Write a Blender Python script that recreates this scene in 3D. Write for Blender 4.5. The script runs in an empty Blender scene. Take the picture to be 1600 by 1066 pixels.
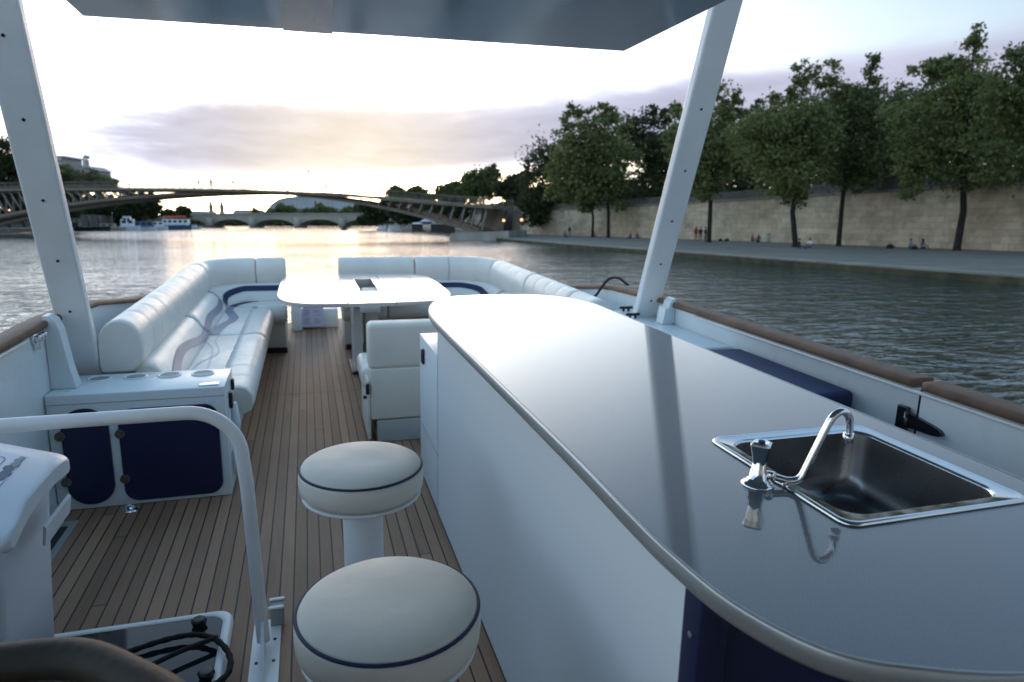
import bpy, bmesh, math, random
import numpy as np
from mathutils import Matrix, Vector

random.seed(7)
PI = math.pi
scene = bpy.context.scene
COL = scene.collection

# ------------------------------------------------------------------ frames
# Boat frame: x to starboard, y to the bow, z up from the deck. The boat rides a little bow-up and heeled,
# so every boat thing is placed through the rigid transform T (rotation about the camera station).
F_PX = 1067.0
CAM = np.array([0.0, 0.0, 1.55])

def axes(p, y, r):
    fwd = np.array([math.sin(y) * math.cos(p), math.cos(y) * math.cos(p), -math.sin(p)])
    right = np.array([math.cos(y), -math.sin(y), 0.0])
    up = np.cross(right, fwd)
    c, s = math.cos(r), math.sin(r)
    return np.array([c * right + s * up, -s * right + c * up, fwd])

MB_AX = axes(0.2189, 0.2911, 0.0213)
PITCH_W = math.atan(186.0 / F_PX)
MW_AX = axes(PITCH_W, 0.2911, 0.0)
R3 = MW_AX.T @ MB_AX
T = Matrix.Translation(Vector(CAM)) @ Matrix([list(r) for r in R3]).to_4x4() @ Matrix.Translation(-Vector(CAM))
WATER_Z = CAM[2] - 2.85
QUAY_Z = CAM[2] - 2.40

HEAD = np.array([math.sin(0.2911), math.cos(0.2911), 0.0])
SIDE = np.array([math.cos(0.2911), -math.sin(0.2911), 0.0])
def wp(lat, dep, h=0.0):
    """world point from metres to the right of / ahead of the view heading, height h above the eye"""
    return CAM + SIDE * lat + HEAD * dep + np.array([0, 0, h])
def at(px, dep, py=None, h=0.0):
    """bearing of picture column px at horizontal distance dep; height from row py or given"""
    fz = dep                       # pitch is small: correct the depth along the optical axis
    if py is not None:
        t = dep / (math.cos(PITCH_W) - (533 - py) / F_PX * -math.sin(PITCH_W)) if False else None
        a = -(py - 533) / F_PX
        # ray = fwd + a*up ; horizontal part and vertical part in the heading plane
        hz = math.cos(PITCH_W) + a * math.sin(PITCH_W)
        vt = -math.sin(PITCH_W) + a * math.cos(PITCH_W)
        t = dep / hz
        return wp((px - 800) / F_PX * t, dep, vt * t)
    a = -(347 - 533) / F_PX
    hz = math.cos(PITCH_W) + a * math.sin(PITCH_W)
    return wp((px - 800) / F_PX * dep / hz, dep, h)

# ------------------------------------------------------------------ materials
MATS = {}
def nt_new(name):
    m = bpy.data.materials.new(name); m.use_nodes = True
    nt = m.node_tree
    return m, nt, nt.nodes['Principled BSDF']

def pm(name, col, rough=0.5, metal=0.0, var=0.06, scale=8.0, bump=0.0, bscale=60.0, coat=0.0, ior=1.45, rvar=0.0, trans=0.0):
    if name in MATS: return MATS[name]
    m, nt, b = nt_new(name)
    N, L = nt.nodes, nt.links
    b.inputs['Roughness'].default_value = rough
    b.inputs['Metallic'].default_value = metal
    b.inputs['IOR'].default_value = ior
    b.inputs['Coat Weight'].default_value = coat
    b.inputs['Coat Roughness'].default_value = 0.03
    if trans: b.inputs['Transmission Weight'].default_value = trans
    tc = N.new('ShaderNodeTexCoord')
    nz = N.new('ShaderNodeTexNoise'); nz.inputs['Scale'].default_value = scale; nz.inputs['Detail'].default_value = 5
    L.new(tc.outputs['Object'], nz.inputs['Vector'])
    ra = N.new('ShaderNodeMapRange'); ra.inputs['From Min'].default_value = 0.3; ra.inputs['From Max'].default_value = 0.7
    ra.inputs['To Min'].default_value = 1 - var; ra.inputs['To Max'].default_value = 1 + var
    L.new(nz.outputs['Fac'], ra.inputs['Value'])
    mx = N.new('ShaderNodeMix'); mx.data_type = 'RGBA'; mx.blend_type = 'MULTIPLY'
    mx.inputs['Factor'].default_value = 1
    mx.inputs['A'].default_value = (*col, 1)
    L.new(ra.outputs['Result'], mx.inputs['B'])
    L.new(mx.outputs['Result'], b.inputs['Base Color'])
    if rvar:
        r2 = N.new('ShaderNodeMapRange'); r2.inputs['From Min'].default_value = 0.3; r2.inputs['From Max'].default_value = 0.7
        r2.inputs['To Min'].default_value = max(0, rough - rvar); r2.inputs['To Max'].default_value = rough + rvar
        n3 = N.new('ShaderNodeTexNoise'); n3.inputs['Scale'].default_value = scale * 2.3; n3.inputs['Detail'].default_value = 6
        L.new(tc.outputs['Object'], n3.inputs['Vector']); L.new(n3.outputs['Fac'], r2.inputs['Value'])
        L.new(r2.outputs['Result'], b.inputs['Roughness'])
    if bump:
        n2 = N.new('ShaderNodeTexNoise'); n2.inputs['Scale'].default_value = bscale; n2.inputs['Detail'].default_value = 4
        L.new(tc.outputs['Object'], n2.inputs['Vector'])
        bp = N.new('ShaderNodeBump'); bp.inputs['Strength'].default_value = bump; bp.inputs['Distance'].default_value = 0.01
        L.new(n2.outputs['Fac'], bp.inputs['Height']); L.new(bp.outputs['Normal'], b.inputs['Normal'])
    MATS[name] = m
    return m

def math_node(nt, op, a, b=None, c=None):
    n = nt.nodes.new('ShaderNodeMath'); n.operation = op
    for i, v in enumerate((a, b, c)):
        if v is None: continue
        if isinstance(v, (int, float)): n.inputs[i].default_value = v
        else: nt.links.new(v, n.inputs[i])
    return n.outputs[0]

def deck_material():
    m, nt, b = nt_new('teak_deck'); N, L = nt.nodes, nt.links
    tc = N.new('ShaderNodeTexCoord'); sx = N.new('ShaderNodeSeparateXYZ'); L.new(tc.outputs['Object'], sx.inputs[0])
    u = math_node(nt, 'DIVIDE', math_node(nt, 'ADD', sx.outputs[0], 24.0 * 0.0515 + 0.008), 0.0515)
    idx = math_node(nt, 'FLOOR', u); fr = math_node(nt, 'FRACT', u)
    dist = math_node(nt, 'ABSOLUTE', math_node(nt, 'SUBTRACT', fr, 0.5))
    groove = math_node(nt, 'GREATER_THAN', dist, 0.443)
    # butt joints
    wn0 = N.new('ShaderNodeTexWhiteNoise'); wn0.noise_dimensions = '1D'; L.new(idx, wn0.inputs['W'])
    v = math_node(nt, 'ADD', math_node(nt, 'DIVIDE', sx.outputs[1], 7.5), wn0.outputs['Value'])
    vi = math_node(nt, 'FLOOR', v)
    vf = math_node(nt, 'FRACT', v)
    butt = math_node(nt, 'LESS_THAN', vf, 0.0007)
    # straight transverse joint of the deck panels at y = 5.2 and 3.5
    joints = None
    for yy, xa, xb in ((5.22, -0.23, 0.5), (3.505, -0.12, 0.02)):
        d = math_node(nt, 'LESS_THAN', math_node(nt, 'ABSOLUTE', math_node(nt, 'SUBTRACT', sx.outputs[1], yy)), 0.004)
        d = math_node(nt, 'MULTIPLY', d, math_node(nt, 'GREATER_THAN', sx.outputs[0], xa))
        d = math_node(nt, 'MULTIPLY', d, math_node(nt, 'LESS_THAN', sx.outputs[0], xb))
        joints = d if joints is None else math_node(nt, 'MAXIMUM', joints, d)
    groove = math_node(nt, 'MAXIMUM', math_node(nt, 'MAXIMUM', groove, butt), joints)
    wn = N.new('ShaderNodeTexWhiteNoise'); wn.noise_dimensions = '2D'
    cv = N.new('ShaderNodeCombineXYZ'); L.new(idx, cv.inputs[0]); L.new(vi, cv.inputs[1]); L.new(cv.outputs[0], wn.inputs['Vector'])
    mp = N.new('ShaderNodeMapping'); mp.inputs['Scale'].default_value = (70, 2.2, 1); L.new(tc.outputs['Object'], mp.inputs[0])
    gr = N.new('ShaderNodeTexNoise'); gr.inputs['Scale'].default_value = 1.6; gr.inputs['Detail'].default_value = 6; L.new(mp.outputs[0], gr.inputs['Vector'])
    st = N.new('ShaderNodeTexNoise'); st.inputs['Scale'].default_value = 2.2; st.inputs['Detail'].default_value = 5; L.new(tc.outputs['Object'], st.inputs['Vector'])
    val = math_node(nt, 'ADD', math_node(nt, 'MULTIPLY', wn.outputs['Value'], 0.5), math_node(nt, 'MULTIPLY', gr.outputs['Fac'], 0.42))
    val = math_node(nt, 'ADD', val, math_node(nt, 'MULTIPLY', st.outputs['Fac'], 0.45))
    cr = N.new('ShaderNodeValToRGB'); cr.color_ramp.elements[0].position = 0.3; cr.color_ramp.elements[1].position = 0.95
    cr.color_ramp.elements[0].color = (0.150, 0.082, 0.046, 1); cr.color_ramp.elements[1].color = (0.360, 0.215, 0.132, 1)
    L.new(val, cr.inputs[0])
    mx = N.new('ShaderNodeMix'); mx.data_type = 'RGBA'; L.new(groove, mx.inputs['Factor']); L.new(cr.outputs[0], mx.inputs['A'])
    mx.inputs['B'].default_value = (0.012, 0.012, 0.012, 1)
    L.new(mx.outputs['Result'], b.inputs['Base Color'])
    b.inputs['Roughness'].default_value = 0.6
    bp = N.new('ShaderNodeBump'); bp.inputs['Strength'].default_value = 0.6; bp.inputs['Distance'].default_value = 0.004
    hh = math_node(nt, 'SUBTRACT', math_node(nt, 'MULTIPLY', gr.outputs['Fac'], 0.25), groove)
    L.new(hh, bp.inputs['Height']); L.new(bp.outputs['Normal'], b.inputs['Normal'])
    return m

def water_material():
    m, nt, b = nt_new('river_water'); N, L = nt.nodes, nt.links
    b.inputs['Base Color'].default_value = (0.020, 0.034, 0.030, 1)
    b.inputs['Roughness'].default_value = 0.07
    b.inputs['IOR'].default_value = 1.95
    tc = N.new('ShaderNodeTexCoord')
    mp = N.new('ShaderNodeMapping'); mp.inputs['Rotation'].default_value = (0, 0, 0.25); mp.inputs['Scale'].default_value = (0.55, 1.0, 1)
    L.new(tc.outputs['Object'], mp.inputs[0])
    hs = None
    for sc, am, det in ((0.25, 0.7, 2), (1.1, 1.05, 3), (3.2, 0.46, 3)):
        n = N.new('ShaderNodeTexNoise'); n.inputs['Scale'].default_value = sc; n.inputs['Detail'].default_value = det
        n.inputs['Distortion'].default_value = 0.6
        L.new(mp.outputs[0], n.inputs['Vector'])
        t = math_node(nt, 'MULTIPLY', n.outputs['Fac'], am)
        hs = t if hs is None else math_node(nt, 'ADD', hs, t)
    pn = N.new('ShaderNodeTexNoise'); pn.inputs['Scale'].default_value = 0.045; pn.inputs['Detail'].default_value = 3; L.new(mp.outputs[0], pn.inputs['Vector'])
    pr = N.new('ShaderNodeMapRange'); pr.inputs['From Min'].default_value = 0.35; pr.inputs['From Max'].default_value = 0.65; pr.inputs['To Min'].default_value = 0.45; pr.inputs['To Max'].default_value = 1.35; L.new(pn.outputs['Fac'], pr.inputs['Value'])
    hs = math_node(nt, 'MULTIPLY', hs, pr.outputs['Result'])
    bp = N.new('ShaderNodeBump'); bp.inputs['Strength'].default_value = 1.0; bp.inputs['Distance'].default_value = 0.20
    L.new(hs, bp.inputs['Height']); L.new(bp.outputs['Normal'], b.inputs['Normal'])
    return m

def stone_material(name, c1, c2, scale, bw, bh, mortar=(0.12, 0.11, 0.1), stain=0.5):
    m, nt, b = nt_new(name); N, L = nt.nodes, nt.links
    tc = N.new('ShaderNodeTexCoord')
    mp = N.new('ShaderNodeMapping')
    L.new(tc.outputs['UV'], mp.inputs[0])
    br = N.new('ShaderNodeTexBrick'); br.inputs['Scale'].default_value = scale
    br.inputs['Color1'].default_value = (*c1, 1); br.inputs['Color2'].default_value = (*c2, 1); br.inputs['Mortar'].default_value = (*mortar, 1)
    br.inputs['Brick Width'].default_value = bw; br.inputs['Row Height'].default_value = bh; br.inputs['Mortar Size'].default_value = 0.012
    br.inputs['Mortar Smooth'].default_value = 0.6
    L.new(mp.outputs[0], br.inputs['Vector'])
    nz = N.new('ShaderNodeTexNoise'); nz.inputs['Scale'].default_value = 0.26; nz.inputs['Detail'].default_value = 9; nz.inputs['Roughness'].default_value = 0.78
    L.new(tc.outputs['UV'], nz.inputs['Vector'])
    ra = N.new('ShaderNodeMapRange'); ra.inputs['From Min'].default_value = 0.3; ra.inputs['From Max'].default_value = 0.7
    ra.inputs['To Min'].default_value = 1 - stain; ra.inputs['To Max'].default_value = 1.15
    L.new(nz.outputs['Fac'], ra.inputs['Value'])
    mx = N.new('ShaderNodeMix'); mx.data_type = 'RGBA'; mx.blend_type = 'MULTIPLY'; mx.inputs['Factor'].default_value = 1
    L.new(br.outputs['Color'], mx.inputs['A']); L.new(ra.outputs['Result'], mx.inputs['B'])
    L.new(mx.outputs['Result'], b.inputs['Base Color']); b.inputs['Roughness'].default_value = 0.9
    return m

def leaf_material(name, c1, c2):
    m, nt, b = nt_new(name); N, L = nt.nodes, nt.links
    g = N.new('ShaderNodeNewGeometry')
    cr = N.new('ShaderNodeValToRGB'); cr.color_ramp.elements[0].color = (*c1, 1); cr.color_ramp.elements[1].color = (*c2, 1)
    L.new(g.outputs['Random Per Island'], cr.inputs[0])
    df = N.new('ShaderNodeBsdfDiffuse'); tl = N.new('ShaderNodeBsdfTranslucent'); ms = N.new('ShaderNodeMixShader')
    ms.inputs[0].default_value = 0.42
    L.new(cr.outputs[0], df.inputs[0]); L.new(cr.outputs[0], tl.inputs[0])
    L.new(df.outputs[0], ms.inputs[1]); L.new(tl.outputs[0], ms.inputs[2])
    L.new(ms.outputs[0], N['Material Output'].inputs[0])
    N.remove(b)
    return m

WHITE = pm('white_gelcoat', (0.71, 0.77, 0.785), 0.30, var=0.05, scale=1.6, rvar=0.05)
WHITE2 = pm('white_painted_metal', (0.78, 0.79, 0.79), 0.36, var=0.04, scale=6, rvar=0.06)
LAMINATE = pm('white_laminate', (0.67, 0.74, 0.79), 0.34, var=0.015, scale=0.8)
VINYL = pm('cream_vinyl', (0.70, 0.665, 0.59), 0.58, var=0.05, scale=5, bump=0.10, bscale=35, rvar=0.07)
VINYL_W = pm('pearl_vinyl', (0.74, 0.71, 0.65), 0.38, var=0.05, scale=5, bump=0.08, bscale=28, rvar=0.07)
NAVYV = pm('navy_vinyl', (0.010, 0.021, 0.075), 0.6, var=0.12, scale=8, bump=0.06)
GREYBLUE = pm('grey_blue_vinyl', (0.21, 0.23, 0.30), 0.42, var=0.1, scale=8)
PALEGREY = pm('pale_grey_vinyl', (0.52, 0.52, 0.53), 0.42, var=0.1, scale=8)
NAVY = pm('navy_laminate', (0.011, 0.017, 0.060), 0.30, var=0.05, scale=1.5)
WOOD = pm('weathered_teak', (0.150, 0.088, 0.054), 0.65, var=0.25, scale=9, bump=0.15, bscale=50)
CHROME = pm('chrome', (0.78, 0.80, 0.82), 0.07, 1.0, var=0.03)
STEEL = pm('brushed_steel', (0.60, 0.61, 0.62), 0.16, 1.0, var=0.06, scale=14, rvar=0.06)
BOWL = pm('sink_bowl_steel', (0.33, 0.335, 0.34), 0.27, 1.0, var=0.03, scale=4, rvar=0.02)
BLACK = pm('black_plastic', (0.014, 0.014, 0.016), 0.4, var=0.1)
ROPE = pm('black_rope_fibre', (0.012, 0.012, 0.013), 0.85, var=0.3, scale=120, bump=0.6, bscale=160)
BRONZE = pm('tarnished_brass', (0.16, 0.145, 0.10), 0.38, 0.8, var=0.25, scale=30)
GREY = pm('grey_plastic', (0.30, 0.32, 0.31), 0.5)
TRIM = pm('counter_edge_trim', (0.42, 0.45, 0.47), 0.34, 0.7, var=0.05)
BIN = pm('white_bin_plastic', (0.63, 0.67, 0.72), 0.38, var=0.04, scale=5, bump=0.02)
PAPER = pm('lilac_paper', (0.52, 0.52, 0.66), 0.7, var=0.05)
LABELW = pm('label_white', (0.76, 0.76, 0.82), 0.4, var=0.03)
INK = pm('label_ink', (0.10, 0.13, 0.19), 0.5, var=0.2)
INK2 = pm('label_grey_ink', (0.26, 0.30, 0.36), 0.5, var=0.2)
LEATHER = pm('brown_black_leather', (0.045, 0.034, 0.024), 0.5, var=0.3, scale=18, bump=0.2, bscale=90)
TABLEM = pm('glossy_white_table', (0.46, 0.43, 0.42), 0.16, var=0.08, scale=2.5, coat=0.25, rvar=0.05)
DECK = deck_material()
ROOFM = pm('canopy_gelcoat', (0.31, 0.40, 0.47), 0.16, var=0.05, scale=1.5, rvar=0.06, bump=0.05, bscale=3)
def counter_material():
    m, nt, b = nt_new('grey_counter_laminate'); N, L = nt.nodes, nt.links
    tc = N.new('ShaderNodeTexCoord')
    nz = N.new('ShaderNodeTexNoise'); nz.inputs['Scale'].default_value = 220; nz.inputs['Detail'].default_value = 3
    L.new(tc.outputs['Object'], nz.inputs['Vector'])
    wv = N.new('ShaderNodeTexWave'); wv.inputs['Scale'].default_value = 90; wv.inputs['Distortion'].default_value = 1.2; wv.inputs['Detail'].default_value = 2
    mp = N.new('ShaderNodeMapping'); mp.inputs['Rotation'].default_value = (0, 0, 0.7); L.new(tc.outputs['Object'], mp.inputs[0]); L.new(mp.outputs[0], wv.inputs['Vector'])
    mixv = math_node(nt, 'ADD', math_node(nt, 'MULTIPLY', nz.outputs['Fac'], 0.5), math_node(nt, 'MULTIPLY', wv.outputs['Fac'], 0.5))
    cr = N.new('ShaderNodeValToRGB'); cr.color_ramp.elements[0].color = (0.042, 0.060, 0.085, 1); cr.color_ramp.elements[1].color = (0.125, 0.160, 0.200, 1)
    L.new(mixv, cr.inputs[0]); L.new(cr.outputs[0], b.inputs['Base Color'])
    b.inputs['Roughness'].default_value = 0.35; b.inputs['Specular IOR Level'].default_value = 0.2; b.inputs['Coat Weight'].default_value = 1.0; b.inputs['Coat IOR'].default_value = 1.6
    ns = N.new('ShaderNodeTexNoise'); ns.inputs['Scale'].default_value = 3.5; ns.inputs['Detail'].default_value = 5; L.new(tc.outputs['Object'], ns.inputs['Vector'])
    ra = N.new('ShaderNodeMapRange'); ra.inputs['To Min'].default_value = 0.0; ra.inputs['To Max'].default_value = 0.03; L.new(ns.outputs['Fac'], ra.inputs['Value'])
    L.new(ra.outputs['Result'], b.inputs['Coat Roughness'])
    bp = N.new('ShaderNodeBump'); bp.inputs['Strength'].default_value = 0.012; bp.inputs['Distance'].default_value = 0.001
    L.new(wv.outputs['Fac'], bp.inputs['Height']); L.new(bp.outputs['Normal'], b.inputs['Normal']); L.new(bp.outputs['Normal'], b.inputs['Coat Normal'])
    return m
COUNTER = counter_material()
HATCHGLASS = pm('hatch_smoked_glass', (0.012, 0.014, 0.018), 0.05, var=0.05, ior=1.4)

# ------------------------------------------------------------------ mesh builder
class MB:
    def __init__(s): s.v, s.f, s.mi, s.sm = [], [], [], []
    def add(s, V, F, mi=0, smooth=False):
        o = len(s.v); s.v += [tuple(float(c) for c in p) for p in V]
        for f in F: s.f.append(tuple(i + o for i in f)); s.mi.append(mi); s.sm.append(smooth)
        return s
    def box(s, x0, x1, y0, y1, z0, z1, mi=0):
        V = [(x0,y0,z0),(x1,y0,z0),(x1,y1,z0),(x0,y1,z0),(x0,y0,z1),(x1,y0,z1),(x1,y1,z1),(x0,y1,z1)]
        return s.add(V, [(0,3,2,1),(4,5,6,7),(0,1,5,4),(1,2,6,5),(2,3,7,6),(3,0,4,7)], mi)
    def rbox(s, x0, x1, y0, y1, z0, z1, r=0.01, seg=3, mi=0, smooth=True):
        bm = bmesh.new(); bmesh.ops.create_cube(bm, size=1)
        for v in bm.verts:
            v.co.x = (x0+x1)/2 + v.co.x*(x1-x0); v.co.y = (y0+y1)/2 + v.co.y*(y1-y0); v.co.z = (z0+z1)/2 + v.co.z*(z1-z0)
        r = min(r, 0.49*min(x1-x0, y1-y0, z1-z0))
        bmesh.ops.bevel(bm, geom=bm.edges[:], offset=r, segments=seg, profile=0.5, affect='EDGES')
        return s.bm(bm, mi, smooth)
    def bm(s, bm, mi=0, smooth=True):
        bm.verts.index_update()
        s.add([v.co for v in bm.verts], [[v.index for v in f.verts] for f in bm.faces], mi, smooth); bm.free(); return s
    def prism(s, poly, z0, z1, mi=0, top_in=0.0, smooth=False):
        """poly: counter-clockwise (x, y) list"""
        n = len(poly)
        V = [(x, y, z0) for x, y in poly] + [(x, y, z1) for x, y in poly]
        F = [tuple(range(n))[::-1], tuple(range(n, 2*n))] + [(i, (i+1) % n, n+(i+1) % n, n+i) for i in range(n)]
        return s.add(V, F, mi, smooth)
    def prism_axis(s, poly, a0, a1, axis, mi=0):
        """poly in the two other axes (cyclic order), extruded along axis"""
        n = len(poly)
        def mk(p, a):
            if axis == 0: return (a, p[0], p[1])
            if axis == 1: return (p[0], a, p[1])
            return (p[0], p[1], a)
        V = [mk(p, a0) for p in poly] + [mk(p, a1) for p in poly]
        F = [tuple(range(n))[::-1], tuple(range(n, 2*n))] + [(i, (i+1) % n, n+(i+1) % n, n+i) for i in range(n)]
        return s.add(V, F, mi)
    def tube(s, pts, r, n=12, mi=0, cap=True, smooth=True):
        pts = [np.array(p, float) for p in pts]; R = r if hasattr(r, '__len__') else [r]*len(pts)
        V, F = [], []; prev = None
        for i, p in enumerate(pts):
            t = pts[min(i+1, len(pts)-1)] - pts[max(i-1, 0)]; t = t/(np.linalg.norm(t)+1e-12)
            if prev is None:
                a = np.array([0,0,1.]) if abs(t[2]) < 0.9 else np.array([1.,0,0])
                u = np.cross(t, a)
            else: u = prev - t*np.dot(prev, t)
            u /= np.linalg.norm(u)+1e-12; w = np.cross(t, u); prev = u
            for k in range(n):
                a = 2*PI*k/n; V.append(p + R[i]*(math.cos(a)*u + math.sin(a)*w))
        for i in range(len(pts)-1):
            for k in range(n): F.append((i*n+k, i*n+(k+1) % n, (i+1)*n+(k+1) % n, (i+1)*n+k))
        s.add(V, F, mi, smooth)
        if cap:
            m = len(pts)-1
            s.add(V[:n], [tuple(range(n))[::-1]], mi); s.add(V[m*n:], [tuple(range(n))], mi)
        return s
    def lathe(s, prof, c, n=32, mi=0, smooth=True, sx=1.0):
        """prof: list of (r, z) bottom to top"""
        V, F = [], []
        for r, z in prof:
            for k in range(n):
                a = 2*PI*k/n; V.append((c[0]+r*math.cos(a), c[1]+r*math.sin(a), c[2]+z))
        for i in range(len(prof)-1):
            for k in range(n): F.append((i*n+k, i*n+(k+1) % n, (i+1)*n+(k+1) % n, (i+1)*n+k))
        F += [tuple(range(n))[::-1], tuple(range((len(prof)-1)*n, len(prof)*n))]
        return s.add(V, F, mi, smooth)
    def sweep(s, prof, path, scales=None, mi=0, smooth=True, cap=True, closed=True):
        """prof (u, v): u to the right of travel, v up; path of 3-D points kept level"""
        P = [np.array(p, float) for p in path]; V, F = [], []; n = len(prof)
        cu = sum(p[0] for p in prof)/n; cv = sum(p[1] for p in prof)/n
        for i, p in enumerate(P):
            t = P[min(i+1, len(P)-1)] - P[max(i-1, 0)]; t[2] = 0; t /= np.linalg.norm(t)+1e-12
            sd = np.array([t[1], -t[0], 0]); k = scales[i] if scales else 1.0
            for u, v in prof: V.append(p + sd*(cu+(u-cu)*k) + np.array([0,0,cv+(v-cv)*k]))
        m = n if closed else n-1
        for i in range(len(P)-1):
            for k in range(m): F.append((i*n+k, (i+1)*n+k, (i+1)*n+(k+1) % n, i*n+(k+1) % n))
        s.add(V, F, mi, smooth)
        if cap and closed:
            l = (len(P)-1)*n
            s.add(V[:n], [tuple(range(n))], mi); s.add(V[l:], [tuple(range(n))[::-1]], mi)
        return s
    def mesh(s, name, mats, base=(0,0,0)):
        me = bpy.data.meshes.new(name)
        b = np.array(base, float)
        me.from_pydata([tuple(np.array(p)-b) for p in s.v], [], s.f)
        for m in (mats if isinstance(mats, (list, tuple)) else [mats]): me.materials.append(m)
        me.polygons.foreach_set('material_index', s.mi); me.polygons.foreach_set('use_smooth', s.sm)
        me.update()
        return me

def fixn(me):
    bm = bmesh.new(); bm.from_mesh(me); bmesh.ops.remove_doubles(bm, verts=bm.verts, dist=1e-5)
    bmesh.ops.recalc_face_normals(bm, faces=bm.faces); bm.to_mesh(me); bm.free()

class Thing:
    """A top-level Empty at the thing's base; parts are meshes written in the frame the thing was given in."""
    def __init__(s, name, label, cat, base, group=None, boat=True):
        s.base = np.array(base, float)
        o = bpy.data.objects.new(name, None); COL.objects.link(o); o.empty_display_size = 0.1
        o['label'] = label; o['category'] = cat
        if group: o['group'] = group
        o.matrix_world = (T if boat else Matrix.Identity(4)) @ Matrix.Translation(Vector(s.base))
        s.o = o
    def part(s, name, mb, mats, parent=None, label=None, fix=True):
        me = mb if isinstance(mb, bpy.types.Mesh) else mb.mesh(name, mats, s.base)
        if fix: fixn(me)
        o = bpy.data.objects.new(name, me); COL.objects.link(o); o.parent = parent or s.o
        if label: o['label'] = label
        return o

def single(name, mb, mats, label, cat, base, group=None, boat=True, kind=None):
    me = mb.mesh(name, mats, base); fixn(me)
    o = bpy.data.objects.new(name, me); COL.objects.link(o)
    o.matrix_world = (T if boat else Matrix.Identity(4)) @ Matrix.Translation(Vector(base))
    if label: o['label'] = label
    if cat: o['category'] = cat
    if group: o['group'] = group
    if kind: o['kind'] = kind
    return o

def dup_thing(src, matrix, label=None, group=None):
    r = src.copy(); COL.objects.link(r); r.matrix_world = matrix
    if label: r['label'] = label
    if group: r['group'] = group
    for ch in list(src.children):
        c = ch.copy(); COL.objects.link(c); c.parent = r
        for g in list(ch.children):
            d = g.copy(); COL.objects.link(d); d.parent = c
    return r

def text_mesh(txt, size, extrude=0.0004):
    cu = bpy.data.curves.new('t', 'FONT'); cu.body = txt; cu.size = size; cu.extrude = extrude
    ob = bpy.data.objects.new('t', cu); COL.objects.link(ob)
    dg = bpy.context.evaluated_depsgraph_get()
    me = bpy.data.meshes.new_from_object(ob.evaluated_get(dg))
    bpy.data.objects.remove(ob); bpy.data.curves.remove(cu)
    return me

def arc(cx, cy, r, a0, a1, n):
    return [(cx + r*math.cos(a0+(a1-a0)*i/n), cy + r*math.sin(a0+(a1-a0)*i/n)) for i in range(n+1)]
def rrect(x0, x1, y0, y1, r, n=6):
    return (arc(x1-r, y0+r, r, -PI/2, 0, n) + arc(x1-r, y1-r, r, 0, PI/2, n)
            + arc(x0+r, y1-r, r, PI/2, PI, n) + arc(x0+r, y0+r, r, PI, 1.5*PI, n))
def superell(hw, hh, cu, cv, e=2.6, n=28):
    out = []
    for k in range(n):
        a = 2*PI*k/n; c, s_ = math.cos(a), math.sin(a)
        out.append((cu + hw*math.copysign(abs(c)**(2/e), c), cv + hh*math.copysign(abs(s_)**(2/e), s_)))
    return out
def dens(path, step=0.03):
    out = [np.array(path[0], float)]
    for a, b in zip(path[:-1], path[1:]):
        a, b = np.array(a, float), np.array(b, float); n = max(1, int(np.linalg.norm(b-a)/step))
        out += [a+(b-a)*(i+1)/n for i in range(n)]
    return out
def smooth_path(pts, n=8):
    """Catmull-Rom through pts"""
    P = [np.array(p, float) for p in pts]; P = [2*P[0]-P[1]] + P + [2*P[-1]-P[-2]]; out = []
    for i in range(1, len(P)-2):
        p0, p1, p2, p3 = P[i-1:i+3]
        for k in range(n):
            t = k/n; out.append(0.5*((2*p1)+(p2-p0)*t+(2*p0-5*p1+4*p2-p3)*t*t+(3*p1-p0-3*p2+p3)*t**3))
    out.append(P[-2]); return out
#==BOAT==
CLX, CLY = 3.1, 1.7
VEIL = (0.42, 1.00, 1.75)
LEFT_FILL = (3.3, 3.75, 4.2)
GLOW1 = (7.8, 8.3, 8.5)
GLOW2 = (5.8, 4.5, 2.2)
CLOUDC = (2.1, 2.15, 2.75)
CLOUDG = (1.9, 1.35, .15)
SKY_STRENGTH = 0.10
SUN_E = 0.22
EXPOSURE = 1.35
# ------------------------------------------------------------------ the vessel
CX = 0.45
def hull_outline(inset=0.0):
    half = 1.65 - inset
    L = [(CX-half, -2.2), (CX-half, 3.0), (CX-half, 5.4), (CX-half+0.06, 6.3), (CX-half+0.28, 7.2), (CX-half+0.8, 8.0-inset*0.5), (CX-half+1.4, 8.28-inset)]
    R = [(2*CX-x, y) for x, y in L[::-1]]
    return L + R
deck_poly = hull_outline(0.0)[::-1]
d = MB().prism([(x, y) for x, y in deck_poly], -0.06, 0.0)
single('deck', d, DECK, None, None, (0, 0, 0), kind='structure')

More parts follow.
